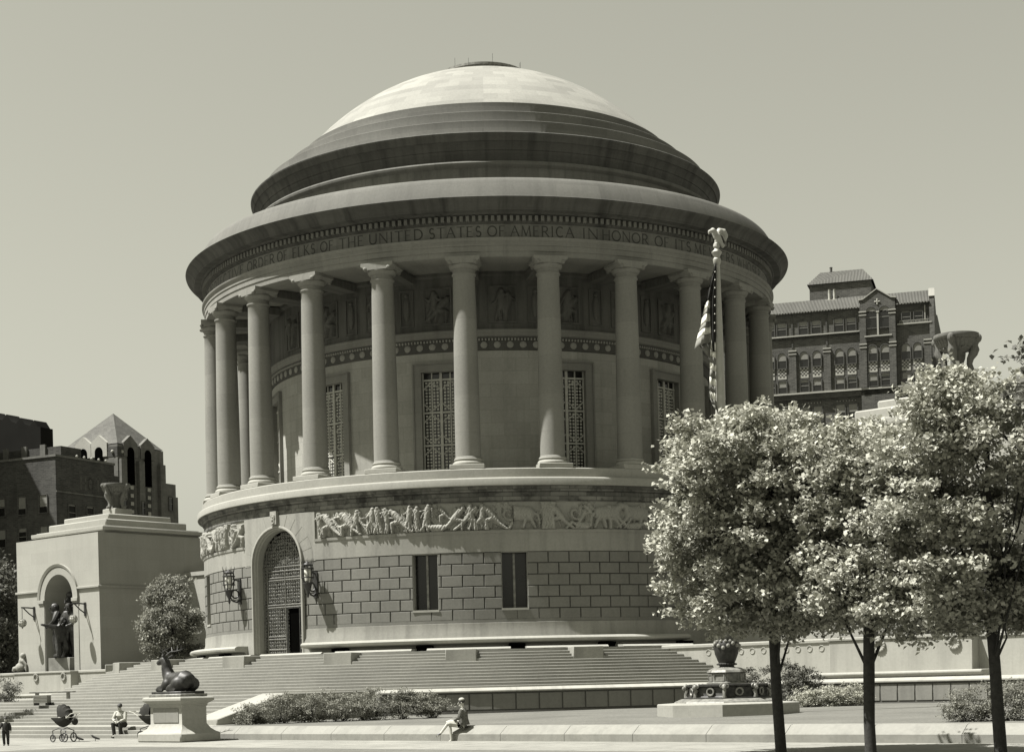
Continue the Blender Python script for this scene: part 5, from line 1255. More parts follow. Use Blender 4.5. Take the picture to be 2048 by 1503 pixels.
# ------------------------------------------------------------------ foliage
M['bark'] = stone('bark', .035, var=.3, speck=.4, uv=False, bump=.8)
M['leaf'] = leafmat('linden leaf', .34, .22, .28); M['leafdark'] = leafmat('dark leaf', .1, .25, .4); M['leafbush'] = leafmat('shrub leaf', .2, .3, .45)
def leaves(name, cen, size, seed, droop=.5, per=1):
    """cen (n,3) ; returns mesh data of rhombic leaves, slightly folded"""
    rg = np.random.default_rng(seed); n = len(cen)
    th = rg.uniform(0, 2 * pi, n); d = np.stack([np.cos(th), np.sin(th), rg.normal(-droop, .45, n)], 1); d /= np.linalg.norm(d, axis=1)[:, None]
    r = rg.normal(size=(n, 3)); r[:, 2] += 2.2; s = np.cross(d, r); s /= np.linalg.norm(s, axis=1)[:, None] + 1e-9; nn = np.cross(s, d)
    L = size * rg.uniform(.7, 1.25, n)[:, None]; Wd = L * .4
    a = cen - d * L * .5; b = cen + s * Wd + nn * L * .08 - d * L * .05; c = cen + d * L * .5 - nn * L * .1; e = cen - s * Wd + nn * L * .08 - d * L * .05
    v = np.stack([a, b, c, e], 1).reshape(-1, 3); return v
def leafobj(name, v, mat, org):
    n = len(v) // 4; me = bpy.data.meshes.new(name); me.vertices.add(len(v)); me.vertices.foreach_set('co', (v - np.array(org)).astype(np.float32).ravel())
    me.loops.add(n * 4); me.loops.foreach_set('vertex_index', np.arange(n * 4)); me.polygons.add(n); me.polygons.foreach_set('loop_start', np.arange(0, n * 4, 4)); me.polygons.foreach_set('loop_total', np.full(n, 4))
    me.materials.append(mat); me.update(); me.validate()
    return me
def noise3(P_, seed, f):
    rg = np.random.default_rng(seed); s = np.zeros(len(P_))
    for k in range(6):
        w = rg.normal(size=3) * f; s += np.sin(P_ @ w + rg.uniform(0, 6.28))
    return s / 6
def crown_pts(c, rad3, seed, nb, ncl, nleaf, sq=2.6, bs=(.5, .5, .26), cs=.13, gap=.1, wob=.16):
    rg = np.random.default_rng(seed); c = np.array(c); rad3 = np.array(rad3)
    u = rg.uniform(-1, 1, (nb * 8, 3)); rr = (np.abs(u) ** sq).sum(1) ** (1 / sq)
    nz = noise3(u * rad3, seed + 1, 1.2)
    lim = 1 + wob * nz
    ok = (rr < lim) & (rr > .35) & (noise3(u * rad3, seed + 2, 1.6) > -gap * 3); u = u[ok][:nb]
    B = c + u * rad3
    k = rg.integers(0, len(B), ncl); out = np.sign(u[k]) * np.abs(u[k])
    cl = B[k] + rg.normal(size=(ncl, 3)) * np.array(bs) * .55
    m = rg.integers(0, ncl, nleaf)
    lf = cl[m] + rg.normal(size=(nleaf, 3)) * np.array([cs, cs, cs * .6])
    return B, cl, lf
def tree(name, base, trunk, rr, crown, lab, seed, mat='leaf', size=.12, nb=150, ncl=1500, nleaf=26000, group=None, sq=2.6, bs=(.46, .46, .2), cs=.1, cat='tree', limbs=14, gap=.1):
    rt_ = root(name, tuple(base), lab, cat, group)
    mb = MB(); mb.tube([Vector(base) + Vector(t) for t in trunk], rr, 12)
    part(rt_, 'trunk', mb, M['bark'])
    vs = []
    for ci, (c, r3, w) in enumerate(crown):
        B, cl, lf = crown_pts(np.array(base) + np.array(c), r3, seed + 10 * ci, int(nb * w), int(ncl * w), int(nleaf * w), sq, bs, cs, gap, .1 if sq > 3 else .16); vs.append(leaves('l', lf, size, seed + 5 + ci))
        rg = random.Random(seed + ci); top = [Vector(base) + Vector(t) for t in trunk]
        for k in range(limbs):
            b = Vector(B[rg.randrange(len(B))]); n = len(top) - 1; s = top[rg.randint(max(1, n // 2 - 1), n)]
            if (b - s).length > 4.5: continue
            m = s.lerp(b, .5) + Vector((rg.uniform(-.2, .2), rg.uniform(-.2, .2), -.12 * (b - s).length))
            m1 = MB(); m1.tube([s, m, b], [rr[-1] * 1.1, rr[-1] * .6, .012], 6); part(rt_, 'limb', m1, M['bark'])
    me = leafobj('crown', np.concatenate(vs), M[mat], base); o = bpy.data.objects.new('crown', me); COL.objects.link(o); o.parent = rt_
    return rt_
def PD(X, Y, z=0): return (X, Y, z)
ST = 'street trees in front of the terrace'
tree('street_tree', (6.1, -56.25, 0), [(0, 0, 0), (-.03, 0, .6), (-.07, .02, 1.5), (-.1, 0, 2.6), (-.08, 0, 3.8), (-.2, 0, 5.2), (-.25, 0, 6.3)], [.125, .12, .115, .11, .085, .055, .03],
     [((-.42, 0, 5.0), (1.98, 1.9, 2.33), 1.0)], 'leafy street tree furthest left, its crown overlapping the rotunda and flagpole', 21, size=.108, nb=260, ncl=3400, nleaf=88000, group=ST, sq=4.2)
tree('street_tree', (7.49, -58.75, 0), [(0, 0, 0), (-.02, 0, .7), (0, 0, 1.7), (.02, 0, 2.6), (-.1, 0, 3.5), (-.22, 0, 4.4), (-.2, 0, 5.6)], [.12, .115, .118, .115, .1, .07, .035],
     [((.1, .3, 4.7), (1.1, 1.3, 2.15), .6)], 'middle street tree with a bent trunk, between two larger leafy crowns', 43, size=.1, nb=260, ncl=3400, nleaf=88000, group=ST, sq=3.6)
tree('street_tree', (9.52, -60.75, 0), [(0, 0, 0), (-.04, 0, .8), (-.08, 0, 1.8), (-.16, 0, 3.0), (-.24, 0, 3.9), (-.14, 0, 5.2), (-.1, 0, 6.4)], [.125, .12, .11, .1, .08, .055, .03],
     [((-.1, .1, 4.74), (2.05, 1.9, 2.4), 1.0)], 'rightmost street tree with the widest crown, its trunk near the right edge', 67, size=.1, nb=260, ncl=3400, nleaf=88000, group=ST, sq=4.2)
tree('street_tree', (11.2, -64.2, 0), [(0, 0, 0), (-.1, 0, 2), (-.2, 0, 4), (-.4, 0, 6)], [.13, .12, .1, .05],
     [((-1.15, 0, 6.3), (1.25, 1.0, 1.2), .14)], 'tree mostly outside the frame, only its dark leafy twigs showing at the top right edge', 91, mat='leafdark', size=.11, nb=90, ncl=900, nleaf=15000, group=ST, limbs=8)
tree('lawn_tree', (-19.2, 6.75, 3.2), [(0, 0, 0), (.05, 0, 1.2), (0, 0, 2.6), (0, 0, 4)], [.12, .1, .07, .03], [((0, 0, 2.5), (1.95, 1.8, 2.75), 1.0)], 'bushy pale leafed tree between the left pavilion and the rotunda', 5, mat='leafbush', size=.13, nb=120, ncl=1300, nleaf=24000, sq=2, cs=.15, bs=(.4, .4, .22))
tree('park_tree', (-39.6, 35.75, 0), [(0, 0, 0), (0, 0, 5), (0, 0, 9)], [.4, .35, .15], [((0, 0, 7.6), (3.0, 3.0, 5.6), 1.0)], 'tall dark tree at the left edge behind the pavilion', 8, mat='leafdark', size=.3, nb=140, ncl=1300, nleaf=14000, cs=.35, bs=(.9, .9, .5), sq=2.4)
def bush(base, r3, lab, seed, size=.06, n=9000, mat='leafbush', group=None, name='shrub', nb=60, cs=.07, sq=2.2):
    rt_ = root(name, tuple(base), lab, 'shrub', group)
    B, cl, lf = crown_pts(np.array(base) + np.array((0, 0, r3[2] * .72)), r3, seed, nb, max(60, n // 22), n, sq, (.22, .22, .14), cs, .35)
    lf = lf[lf[:, 2] > base[2] - .02]
    me = leafobj('foliage', leaves('l', lf, size, seed, .0), M[mat], base); o = bpy.data.objects.new('foliage', me); COL.objects.link(o); o.parent = rt_
    mb = MB(); rg = random.Random(seed)
    for k in range(9):
        b = B[rg.randrange(len(B))]; mb.tube([Vector(base) + Vector((rg.uniform(-.2, .2) * r3[0], rg.uniform(-.2, .2) * r3[1], -.05)), Vector(b)], [.018, .006], 4)
    part(rt_, 'stem', mb, M['bark'])
G1 = 'row of clipped shrubs below the round steps'
for i in range(7):
    t = i / 6; p, q = 14.35 + t * 4.3, 29.6 - t * 5.0
    lab = {0: 'leftmost and lowest shrub of the row beside the sloping cheek wall', 1: 'second shrub from the left in the row below the round steps', 2: 'third shrub from the left in the row below the round steps', 3: 'middle shrub of the row in front of the panelled wall', 4: 'third shrub from the right in the row in front of the panelled wall', 5: 'second shrub from the right in the row in front of the panelled wall', 6: 'rightmost loose shrub of the row in front of the panelled wall'}[i]
    r = .62 + .1 * sin(i * 2.3) - (.12 if i in (0, 6) else 0)
    bush(W(p, q, lawnz(p, q)), (r, r, (.42, .6, .66, .68, .64, .62, .55)[i]), lab, 300 + i, n=4200, group=G1)
bush(W(27.7, 15.6, .52), (1.75, 1.4, 1.0), 'large dark rounded shrub behind the flagpole base', 401, size=.075, n=17000, nb=110, mat='leafdark')
bush(W(26.4, 16.6, .52), (1.0, .9, .75), 'medium shrub just right of the flagpole bronze foot', 402, size=.07, n=8000, nb=60)
for i, (p, q, r) in enumerate(((29.7, 16.4, .55), (30.4, 15.9, .5), (31.0, 15.4, .5))):
    bush(W(p, q, .52), (r, r, .42), ('low bright leafed shrub closest to the flagpole base, right of it', 'middle one of three low bright shrubs right of the flagpole base', 'low bright shrub nearest the middle street trunk')[i], 410 + i, size=.06, n=4500, mat='leaf', group='three low shrubs right of the flagpole')
for i, (p, q, r) in enumerate(((42.45, 29.9, .55), (43.3, 29.4, .62), (44.1, 29.0, .55), (45.1, 28.4, .68), (46.0, 28.0, .7))):
    bush(W(p, q, .42), (r, r, .5 + .05 * (i % 2)), ('leftmost shrub of the hedge behind the seat wall', 'second hedge shrub behind the seat wall', 'third hedge shrub, just left of the right tree trunk', 'hedge shrub just right of the right tree trunk', 'hedge shrub cut by the right edge')[i], 430 + i, size=.05, n=6500, group='hedge shrubs behind the seat wall at right')
bush((-21.6, -20.25, 1.45), (1.15, .9, .58), 'rounded dark shrub at the far left edge of the landing', 450, n=7000, mat='leafdark', size=.06)
# ------------------------------------------------------------------ background buildings
M['brick'] = stone('dark brick', .068, var=.15, streak=.15, brick=(.45, .16), bvar=.28, mortar=1.5, speck=.2, msize=.02)
M['brickdark'] = stone('old dark brick', .05, var=.2, streak=.2, brick=(.5, .18), bvar=.25, mortar=1.4, speck=.2, msize=.02)
M['towerstone'] = stone('tower stone', .12, var=.12, streak=.3, brick=(.6, .3), bvar=.12, mortar=.85)
M['trim'] = stone('pale trim', .3, var=.1, speck=.1)
M['checklight'] = plain('pale tile', .32, .8, .2); M['blind'] = plain('window blind', .17, .8, .2, 0, .1); M['roofdark'] = plain('ridge tile', .07, .8)
def tilemat():
    m = stone('clay roof tile', .12, var=.15, speck=.2); nt = m.node_tree
    tc = nd(nt, 'ShaderNodeTexCoord'); wv_ = nd(nt, 'ShaderNodeTexWave'); wv_.wave_type = 'BANDS'; wv_.bands_direction = 'X'; wv_.inputs['Scale'].default_value = 1.0; wv_.inputs['Distortion'].default_value = .3
    nt.links.new(tc.outputs['UV'], wv_.inputs['Vector']); bp = nd(nt, 'ShaderNodeBump'); bp.inputs['Distance'].default_value = .15; bp.inputs['Strength'].default_value = 1
    nt.links.new(wv_.outputs['Fac'], bp.inputs['Height']); nt.links.new(bp.outputs[0], nt.nodes['Principled BSDF'].inputs['Normal']); return m
M['tile'] = tilemat()
def win(parent, fr, s, w, z0, z1, arch=False, b=0, dep=.22, blind=.45, frame='roofdark'):
    """recessed looking window set proud of the wall: dark pane, blind, frame, reveal"""
    h = w / 2; mb = MB(); mb.box(fr, s - h, s + h, b - .05, b + .02, z0, z1 - (h if arch else 0), skip='k')
    if arch: mb.prism(fr, [(s + h * cos(pi * i / 10), z1 - h + h * sin(pi * i / 10)) for i in range(11)], b - .05, b + .02)
    o = part(parent, 'window', mb, M['glass'])
    mb = MB(); t = .07
    mb.box(fr, s - h - t, s - h, b - .05, b + .12, z0 - t, z1 - (h if arch else 0)); mb.box(fr, s + h, s + h + t, b - .05, b + .12, z0 - t, z1 - (h if arch else 0)); mb.box(fr, s - h, s + h, b - .05, b + .16, z0 - t, z0)
    if arch:
        for i in range(10):
            a, c = pi * i / 10, pi * (i + 1) / 10
            mb.prism(fr, [(s + h * cos(a), z1 - h + h * sin(a)), (s + (h + t) * cos(a), z1 - h + (h + t) * sin(a)), (s + (h + t) * cos(c), z1 - h + (h + t) * sin(c)), (s + h * cos(c), z1 - h + h * sin(c))], b - .05, b + .12)
    else: mb.box(fr, s - h, s + h, b - .05, b + .12, z1, z1 + t)
    part(o, 'frame', mb, M[frame])
    mb = MB(); zm = z0 + (z1 - z0) * (1 - blind)
    if arch:
        mb.prism(fr, [(s + (h - .03) * cos(pi * i / 10), z1 - h + (h - .03) * sin(pi * i / 10)) for i in range(11)] + [(s - h + .03, zm), (s + h - .03, zm)], b + .02, b + .035)
    else: mb.box(fr, s - h + .04, s + h - .04, b + .02, b + .035, zm, z1 - .03)
    mb.box(fr, s - h, s + h, b + .02, b + .06, (z0 + z1) / 2 - .03, (z0 + z1) / 2 + .03)
    part(o, 'blind', mb, M['blind'])
# --- brick hotel at the right
HO = Vector((47.79, 87.75, 0)); ha = Vector((1, -.31, 0)).normalized(); hb = Vector((-ha.y * -1, 0, 0)); hb = Vector((ha.y, -ha.x, 0)); 
if hb.y > 0: hb = -hb
HF = Frame(HO, ha, hb)
rt_ = root('brick_hotel', tuple(HO), 'tall dark brick building with tiled roof and arched windows, right of the rotunda', 'building')
mb = MB(); mb.box(HF, -46, .12, -20, 0, 0, 42.2); wl = part(rt_, 'wall', mb, M['brick'])
mb = MB()  # side parapet wall
mb.prism(Frame(HF(.12, 0, 0), hb, ha), [(-20, 36), (.25, 36), (.25, 42.6), (-.1, 43.45), (-.5, 43.45), (-5, 41.6), (-8, 42.2), (-20, 42.2)], -.15, .38); part(rt_, 'parapet_wall', mb, M['brick'])
mb = MB(); mb.prism(Frame(HF(.12, 0, 0), hb, ha), [(.32, 42.6), (-.06, 43.52), (-.56, 43.52), (-.5, 43.44), (-.12, 43.44), (.25, 42.55)], -.2, .45); part(rt_, 'parapet_coping', mb, M['trim'])
mb = MB(); mb.face([HF(-46, .35, 42.05), HF(0, .35, 42.05), HF(0, -1.8, 43.7), HF(-46, -1.8, 43.7)], 0, [(-46 * 2, 0), (0, 0), (0, 2.5), (-92, 2.5)]); mb.box(HF, -46, 0, .2, .38, 41.95, 42.06); part(rt_, 'tile_roof', mb, M['tile'])
mb = MB(); mb.box(HF, -46, -7.5, 0, .28, 39.38, 39.5); mb.box(HF, -3.45, .2, 0, .3, 39.75, 39.88); part(rt_, 'sill_course', mb, M['trim'])
mb = MB(); mb.box(HF, -46, .35, 0, .55, 32.95, 33.12); part(rt_, 'cornice', mb, M['trim']); mb = MB(); mb.box(HF, -46, .3, 0, .4, 32.35, 32.95); part(rt_, 'cornice_bed', mb, M['brickdark'])
# corbel table under the sill course
mb = MB()
for k in range(60): s = -17.4 + k * .17; mb.box(HF, s, s + .09, 0, .18, 39.16, 39.38)
part(rt_, 'corbel_row', mb, M['brickdark'])
for s in (-18.3, -14.84, -11.07):
    mb = MB(); mb.box(HF, s - .38, s + .38, 0, .3, 33.12, 37.75); p1 = part(rt_, 'pilaster', mb, M['brick'])
    mb = MB(); mb.box(HF, s - .44, s + .44, 0, .38, 37.75, 37.87); mb.box(HF, s - .44, s + .44, 0, .36, 37.4, 37.5); part(p1, 'capital', mb, M['trim'])
    mb = MB(); mb.box(HF, s - .1, s + .08, 0, .1, 38.2, 42.0); part(rt_, 'downpipe', mb, M['brickdark'])
for s in (-.26,):
    mb = MB(); mb.box(HF, s - .38, s + .38, 0, .3, 33.12, 37.85); p1 = part(rt_, 'pilaster', mb, M['brick']); mb = MB(); mb.box(HF, s - .44, s + .44, 0, .38, 37.85, 37.97); mb.box(HF, s - .44, s + .44, 0, .36, 37.5, 37.6); part(p1, 'capital', mb, M['trim'])
for s in (-17.35, -16.05, -13.62, -12.22, -9.76, -8.42, -6.12, -4.8, -2.6, -1.38):
    b = .42 if -7.4 < s < -3.7 else 0
    win(wl, HF, s, .92, 36.0, 37.74, True, b, blind=.5)
    win(wl, HF, s, .92, 33.25, 34.6, False, b, blind=.4 + .2 * sin(s * 7))
    mb = MB(); z = 34.88; c = .92 / 5
    mb.box(HF, s - .47, s + .47, b, b + .05, 34.8, 35.98); o_ = part(rt_, 'checker_panel', mb, M['checklight'])
    mb = MB()
    for i in range(5):
        for j in range(5):
            if (i + j) % 2: mb.box(HF, s - .46 + i * c, s - .46 + (i + 1) * c, b + .05, b + .06, 35.0 + j * c, 35.0 + (j + 1) * c)
    part(o_, 'dark_tiles', mb, M['brickdark'])
for s in (-17.3, -16.0, -13.62, -12.2, -9.75, -8.4): win(wl, HF, s, 1.0, 39.6, 41.05, False, 0, blind=.35)
for s in (-17.3, -16.0, -13.62, -12.22, -9.76, -8.42, -6.12, -4.8, -2.6, -1.4): win(wl, HF, s, 1.0, 29.9, 31.6, False, 0, blind=.55)
mb = MB()
for s in (-16.7, -12.9, -9.1, -5.5, -2.0):
    for k in range(7): mb.ball(HF(s - 1.0 + k * .33, .12, 31.95), .06, 5, 4)
part(rt_, 'boss_row', mb, M['trim'])
# gabled bay
mb = MB(); mb.prism(HF, [(-7.42, 30), (-3.62, 30), (-3.62, 42.7), (-4.1, 42.75), (-5.55, 43.7), (-7.0, 42.75), (-7.42, 42.7)], -.5, .4); gb = part(rt_, 'gabled_bay', mb, M['brick'])
mb = MB(); g = [(-7.55, 42.72), (-7.05, 42.78), (-5.55, 43.8), (-4.05, 42.78), (-3.5, 42.72)]
for i in range(4): mb.prism(HF, [g[i], g[i + 1], (g[i + 1][0], g[i + 1][1] + .12), (g[i][0], g[i][1] + .12)], -.55, .5)
part(gb, 'gable_coping', mb, M['trim'])
for s in (-6.2, -4.78): win(gb, HF, s, 1.2, 39.6, 41.9, True, .4, blind=.2)
mb = MB(); mb.box(HF, -5.58, -5.4, .4, .62, 38.8, 41.25); mb.box(HF, -5.66, -5.32, .4, .66, 41.25, 41.38); part(gb, 'colonnette', mb, M['trim'])
mb = MB(); mb.box(HF, -6.95, -4.0, .4, .7, 38.62, 38.76); part(gb, 'balcony_sill', mb, M['trim']); mb = MB(); mb.box(HF, -6.8, -4.1, .4, .6, 38.2, 38.62); part(gb, 'balcony_corbel', mb, M['brickdark'])
mb = MB()
for a, z in ((0, 0), (.14, 0), (-.14, 0), (0, .14), (0, -.14), (0, -.26), (0, .26), (.24, 0), (-.24, 0)): mb.ball(HF(-5.52 + a, .42, 42.45 + z), .09, 6, 4)
part(gb, 'cross', mb, M['checklight'])
for s in (-7.1, -3.95):
    for z, z1 in ((37.82, 33.1), (41.35, 37.9)):
        mb = MB(); mb.box(HF, s - .34, s + .34, .4, .62, z1, z); p1 = part(gb, 'pilaster', mb, M['brick']); mb = MB(); mb.box(HF, s - .4, s + .4, .4, .7, z, z + .12); mb.box(HF, s - .4, s + .4, .4, .68, z - .36, z - .26); part(p1, 'capital', mb, M['trim'])
mb = MB(); mb.box(HF, -3.3, -.2, 0, .04, 39.9, 41.75); lg = part(rt_, 'loggia', mb, M['brickdark'])
for s in (-2.5, -1.2): win(lg, HF, s, .9, 39.95, 41.2, False, .04, blind=.1)
mb = MB(); 
for k in range(22): mb.box(HF, -3.2 + k * .14, -3.16 + k * .14, .1, .14, 39.88, 40.15)
mb.box(HF, -3.2, -.1, .08, .16, 40.15, 40.19); mb.box(HF, -.55, -.45, .05, .12, 39.9, 41.7); part(lg, 'railing', mb, M['trim'])
# penthouse
mb = MB(); mb.box(HF, -13.05, -6.3, -8, -2.0, 42.8, 45.5); ph_ = part(rt_, 'penthouse', mb, M['brick'])
mb = MB(); A = [(-13.3, -1.8), (-6.05, -1.8), (-6.05, -8.2), (-13.3, -8.2)]; r0, r1 = HF(-12.1, -4.8, 47.4), HF(-7.4, -4.8, 47.4); cn = [HF(a, b, 45.45) for a, b in A]
mb.face([cn[0], cn[1], r1, r0], 0, [(-26, 0), (-12, 0), (-14, 3), (-24, 3)]); mb.face([cn[1], cn[2], r1], 0, [(0, 0), (12, 0), (6, 3)]); mb.face([cn[2], cn[3], r0, r1], 0); mb.face([cn[3], cn[0], r0], 0, [(0, 0), (12, 0), (6, 3)]); part(ph_, 'tile_roof', mb, M['tile'])
mb = MB()
for s in (-10.85, -10.3): mb.revolve([(.16, 43.55), (.13, 43.8), (.15, 44.2), (.12, 44.65), (.14, 44.7)], n=10, o=HF(s, -1.7, 0))
mb.box(HF, -11.2, -10.0, -2, -1.5, 43.4, 43.55); part(ph_, 'twin_vent', mb, M['checklight'])
mb = MB(); mb.tube([HF(-10.9, -4.8, 47.2), HF(-10.9, -4.8, 47.8)], .15, 6); mb.ball(HF(-10.9, -4.8, 47.85), .2, 6, 4, sc=(1, 1, .5)); part(ph_, 'chimney', mb, M['roofdark'])
mb = MB(); mb.box(HF, -4.8, -2.8, -4, -1.6, 42.8, 43.55); part(rt_, 'roof_hatch', mb, M['roofdark'])
# --- left group
la = Vector((-1, .54, 0)).normalized(); ra = Vector((1, 1.85, 0)).normalized()
def two(O): 
    O = Vector(O); return Frame(O, la, -ra), Frame(O, ra, -la)     # left face, right face
O = Vector((-44.40, 77.75, 0)); FL, FR = two(O)
rt_ = root('brick_block', tuple(O), 'long flat-roofed dark brick building behind the left pavilion, with a painted wall', 'building')
mb = MB()
def wallq(fr, s0, s1, z0, z1): mb.face([fr(s0, 0, z0), fr(s1, 0, z0), fr(s1, 0, z1), fr(s0, 0, z1)], 0, [(s0, z0), (s1, z0), (s1, z1), (s0, z1)])
Z = 26.0
wallq(FL, 0, 34, 0, Z); wallq(FR, 0, 8.8, 0, Z); wallq(FR, 8.8, 9.6, 0, Z - 1.1); mb.face([O + ra * 9.6, O + ra * 9.6 + la * 34, O + ra * 9.6 + la * 34 + Vector((0, 0, Z - 1.1)), O + ra * 9.6 + Vector((0, 0, Z - 1.1))])
c0, c1, c2 = O, O + la * 34, O + ra * 26
mb.face([Vector((c.x, c.y, Z - .02)) for c in (O, c1, O + la * 34 + ra * 8.8, O + ra * 8.8)]); w_ = part(rt_, 'wall', mb, M['brickdark'])
mb = MB(); mb.box(FL, -.15, 34, -.3, .12, Z, Z + .22); mb.box(FR, -.1, 8.85, -.3, .12, Z, Z + .22); mb.box(FR, 0, 9.6, 0, .1, 22.4, 22.55); part(rt_, 'parapet_coping', mb, M['towerstone'])
for k in range(5): 
    for s in (1.7, 4.6, 7.5, 10.4, 13.3, 16.2): win(w_, FL, s, 1.05, 20.4 - 3.2 * k, 22.2 - 3.2 * k, False, 0, blind=.2 + .5 * abs(sin(s * 3 + k * 5)))
for z in (19.6, 16.2, 12.8):
    for s in (2.2, 4.9, 7.6): win(w_, FR, s, 1.0, z, z + 1.7, False, 0, blind=.1)
# faded painted wall lettering
mb = MB(); s = 3.6
for ch_, wd_ in (('H', .8), ('O', .9), ('T', .7), ('E', .65), ('L', .65)): glyph(mb, lambda x, z: FR(x, .02, z), ch_, s, wd_, 23.0, 1.3, .2, .16); s += wd_ + .3
M['fadedpaint'] = plain('faded paint', .085, .9, .1); part(w_, 'painted_sign', mb, M['fadedpaint'], flat=True)
mb = MB(); mb.box(FL, 2, 20, -6, -3, Z, Z + 1.6); rh = part(rt_, 'roof_house', mb, M['brickdark'])
for k in range(6):
    mb = MB(); mb.box(FL, 4 + k * 2.6, 4.7 + k * 2.6, -3.0, -2.8, Z, Z + 1.9); part(rt_, 'roof_pier', mb, M['towerstone'])
for k in range(5): mb = MB(); mb.ball(FR(3.6 + k * 1.1, -.4, Z + .45), .14, 6, 4); part(rt_, 'roof_lamp', mb, M['checklight'])
# tower with pyramid roof
O = Vector((-45.91, 112.75, 0)); FL, FR = two(O); S = 8.6
rt_ = root('pyramid_tower', tuple(O), 'square stone tower with steep pyramid roof and tall arched openings, behind the left pavilion', 'building')
mb = MB(); Z = 32.4
wallq(FL, 0, S, 0, Z); wallq(FR, 0, S, 0, Z)
a, b, c, d_ = O, O + la * S, O + la * S + ra * S, O + ra * S
for u, v in ((b, c), (c, d_)): mb.face([Vector((u.x, u.y, 0)), Vector((v.x, v.y, 0)), Vector((v.x, v.y, Z)), Vector((u.x, u.y, Z))], 0)
w_ = part(rt_, 'wall', mb, M['towerstone'])
mb = MB(); m = (a + c) / 2; ap = Vector((m.x, m.y, 37.1)); e_ = .0
cr = [Vector((v.x, v.y, 32.5)) for v in (a, b, c, d_)]
for i in range(4):
    u, v = cr[i], cr[(i + 1) % 4]; mb.face([u, v, ap], 0, [(0, 0), (8, 0), (4, 5)])
M['slate'] = stone('slate', .085, var=.1, speck=.4, brick=(.5, .3), bvar=.15, mortar=.9); part(rt_, 'pyramid_roof', mb, M['slate'])
for fr, nm in ((FL, 0), (FR, 1)):
    for s in (2.9, 5.4) if nm == 0 else (2.3, 5.5):
        mb = MB(); mb.prism(fr, [(s - 1.3, 31.0), (s + 1.3, 31.0), (s + 1.3, 32.7), (s, 33.7), (s - 1.3, 32.7)], -.4, .12); g_ = part(w_, 'gablet', mb, M['trim'] if nm == 0 else M['towerstone'])
        mb = MB(); z0 = 29.0 if nm == 0 else 27.6; mb.prism(fr, [(s - .62, z0), (s + .62, z0)] + [(s + .62 * cos(pi * i / 10), 31.6 + .62 * sin(pi * i / 10)) for i in range(11)], .1, .15); part(w_, 'arched_opening', mb, M['black'])
        if nm:
            mb = MB()
            for k in range(12): mb.box(fr, s - .28, s + .28, .14, .2, 16.0 + k * 1.0, 16.45 + k * 1.0)
            part(w_, 'ornament_strip', mb, M['trim'])
            mb = MB(); mb.box(fr, s - .62, s + .62, 0, .06, 14, 27.2); part(w_, 'recess', mb, M['brickdark'])
    mb = MB(); mb.box(fr, .0, .9 if nm else 1.5, 0, .04, 30.9, 32.1); part(w_, 'dark_panel', mb, M['brickdark'])
    mb = MB(); mb.ball(fr(.75, .06, 31.5), .22, 8, 6); part(w_, 'disc', mb, M['checklight'])
for s in (.6, 3.9, 7.9):
    mb = MB(); mb.box(FR, s - .5, s + .5, 0, .5, 10, 30.6); part(w_, 'buttress', mb, M['towerstone'])
    for z in (27, 24.0, 21, 18): 
        if s < 7: win(w_, FR, s, .6, z - 3, z - 1.4, False, .5, blind=.1)
mb = MB(); wallq(FR, S, S + 2.3, 0, 28.4); wallq(FR, S + 2.3, S + 2.7, 0, 26.8); mb.box(FR, S, S + 2.3, -6, -.01, 0, 28.4); part(rt_, 'lower_wing', mb, M['towerstone'])
for z in (25, 21.5, 18): win(w_, FR, S + 1.2, .7, z, z + 1.7, False, 0, blind=.1)
# zigzag parapet building
M['blackbrick'] = stone('near black brick', .012, uv=False, spec=.02)  # near-black tone over the whole zigzag building
O = Vector((-64.69, 147.75, 0)); FL, FR = two(O)
rt_ = root('zigzag_building', tuple(O), 'very dark building with a pointed zigzag parapet at the far left edge', 'building')
pl = [(0, 0), (0, 40.3)] + [(.5, 40.4), (1.2, 41.4), (2.0, 40.7), (2.9, 40.95), (3.8, 42.0), (4.6, 41.3), (5.5, 41.6), (6.5, 42.75), (7.3, 42.0), (8.2, 42.3), (9.3, 43.4), (10.2, 42.7), (14, 43.4), (14, 0)]
mb = MB(); mb.prism(FL, pl, -2.5, 0); part(rt_, 'wall', mb, M['blackbrick'])
# tall neighbour just outside the frame, whose shadow falls across the brick block
O = Vector((-61.8, 70, 0)); mb = MB(); fr = Frame(O, (-1, 0, 0), (0, -1, 0)); mb.box(fr, 0, 16, -30, 0, 0, 51.5); solo('neighbour_building', mb, M['brickdark'], 'tall plain brick building just outside the left edge, casting a slanting shadow', 'building', loc=tuple(O))
SKY, SUN, EXPO = .05, 5, 1.25
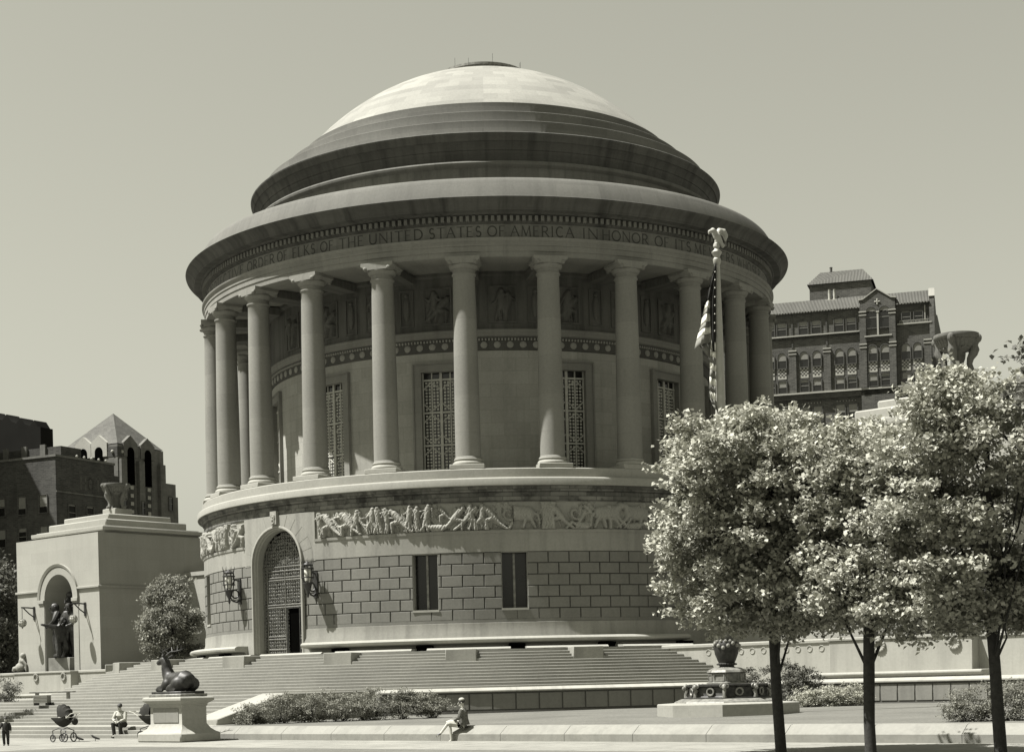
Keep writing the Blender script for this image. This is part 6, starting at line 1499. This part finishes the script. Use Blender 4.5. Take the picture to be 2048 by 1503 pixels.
# ------------------------------------------------------------------ sky, sun, camera
EL, AZ = rad(61.5), rad(-80)
sv = Vector((cos(EL) * sin(AZ), -cos(EL) * cos(AZ), sin(EL)))
w = bpy.data.worlds.new('World'); scene.world = w; w.use_nodes = True; nt = w.node_tree
bg = nt.nodes['Background']
sk = nt.nodes.new('ShaderNodeTexSky'); sk.sky_type = 'NISHITA'; sk.sun_disc = False
sk.sun_elevation = EL; sk.sun_rotation = math.atan2(sv.x, sv.y) % (2 * pi); sk.air_density = 1.0; sk.dust_density = 1.6; sk.ozone_density = 1
bw = nt.nodes.new('ShaderNodeSeparateColor'); nt.links.new(sk.outputs[0], bw.inputs[0])   # blue-sensitive film
cx = nt.nodes.new('ShaderNodeCombineXYZ')
for i, t in enumerate((1, .992, .83)):
    mm = nt.nodes.new('ShaderNodeMath'); mm.operation = 'MULTIPLY'; mm.inputs[1].default_value = t; nt.links.new(bw.outputs[2], mm.inputs[0]); nt.links.new(mm.outputs[0], cx.inputs[i])
nt.links.new(cx.outputs[0], bg.inputs['Color']); bg.inputs['Strength'].default_value = SKY
ld = bpy.data.lights.new('sun', 'SUN'); ld.energy = SUN; ld.angle = rad(.53); ld.color = (1, .972, .94)
lo_ = bpy.data.objects.new('sun', ld); COL.objects.link(lo_); lo_.location = sv * 300
lo_.rotation_euler = sv.to_track_quat('Z', 'Y').to_euler()
cam = bpy.data.cameras.new('camera'); co = bpy.data.objects.new('camera', cam); COL.objects.link(co); scene.camera = co
ROLL, VH, UA, FPX = .0245, 618.17, -43.75, 3332.57
al = math.atan(UA / FPX)
fwd = Vector((-sin(al), cos(al), 0)); rt = Vector((cos(al), sin(al), 0)); up = Vector((0, 0, 1))
X = rt * cos(ROLL) - up * sin(ROLL); Y = rt * sin(ROLL) + up * cos(ROLL)
Rm = Matrix((X, Y, -fwd)).transposed().to_4x4(); Rm.translation = Vector((0, -D, 1.6)); co.matrix_world = Rm
cam.sensor_width = 36; cam.lens = FPX / 2048 * 36; cam.shift_x = -VH * sin(ROLL) / 2048; cam.shift_y = VH * cos(ROLL) / 2048
cam.clip_start = .5; cam.clip_end = 3000
scene.view_settings.view_transform = 'Standard'; scene.view_settings.look = 'None'; scene.view_settings.exposure = EXPO; scene.view_settings.gamma = 1
scene.cycles.max_bounces = 6; scene.cycles.diffuse_bounces = 3; scene.cycles.glossy_bounces = 2; scene.cycles.transmission_bounces = 4; scene.cycles.transparent_max_bounces = 8
scene.cycles.use_denoising = True
bpy.context.view_layer.update()
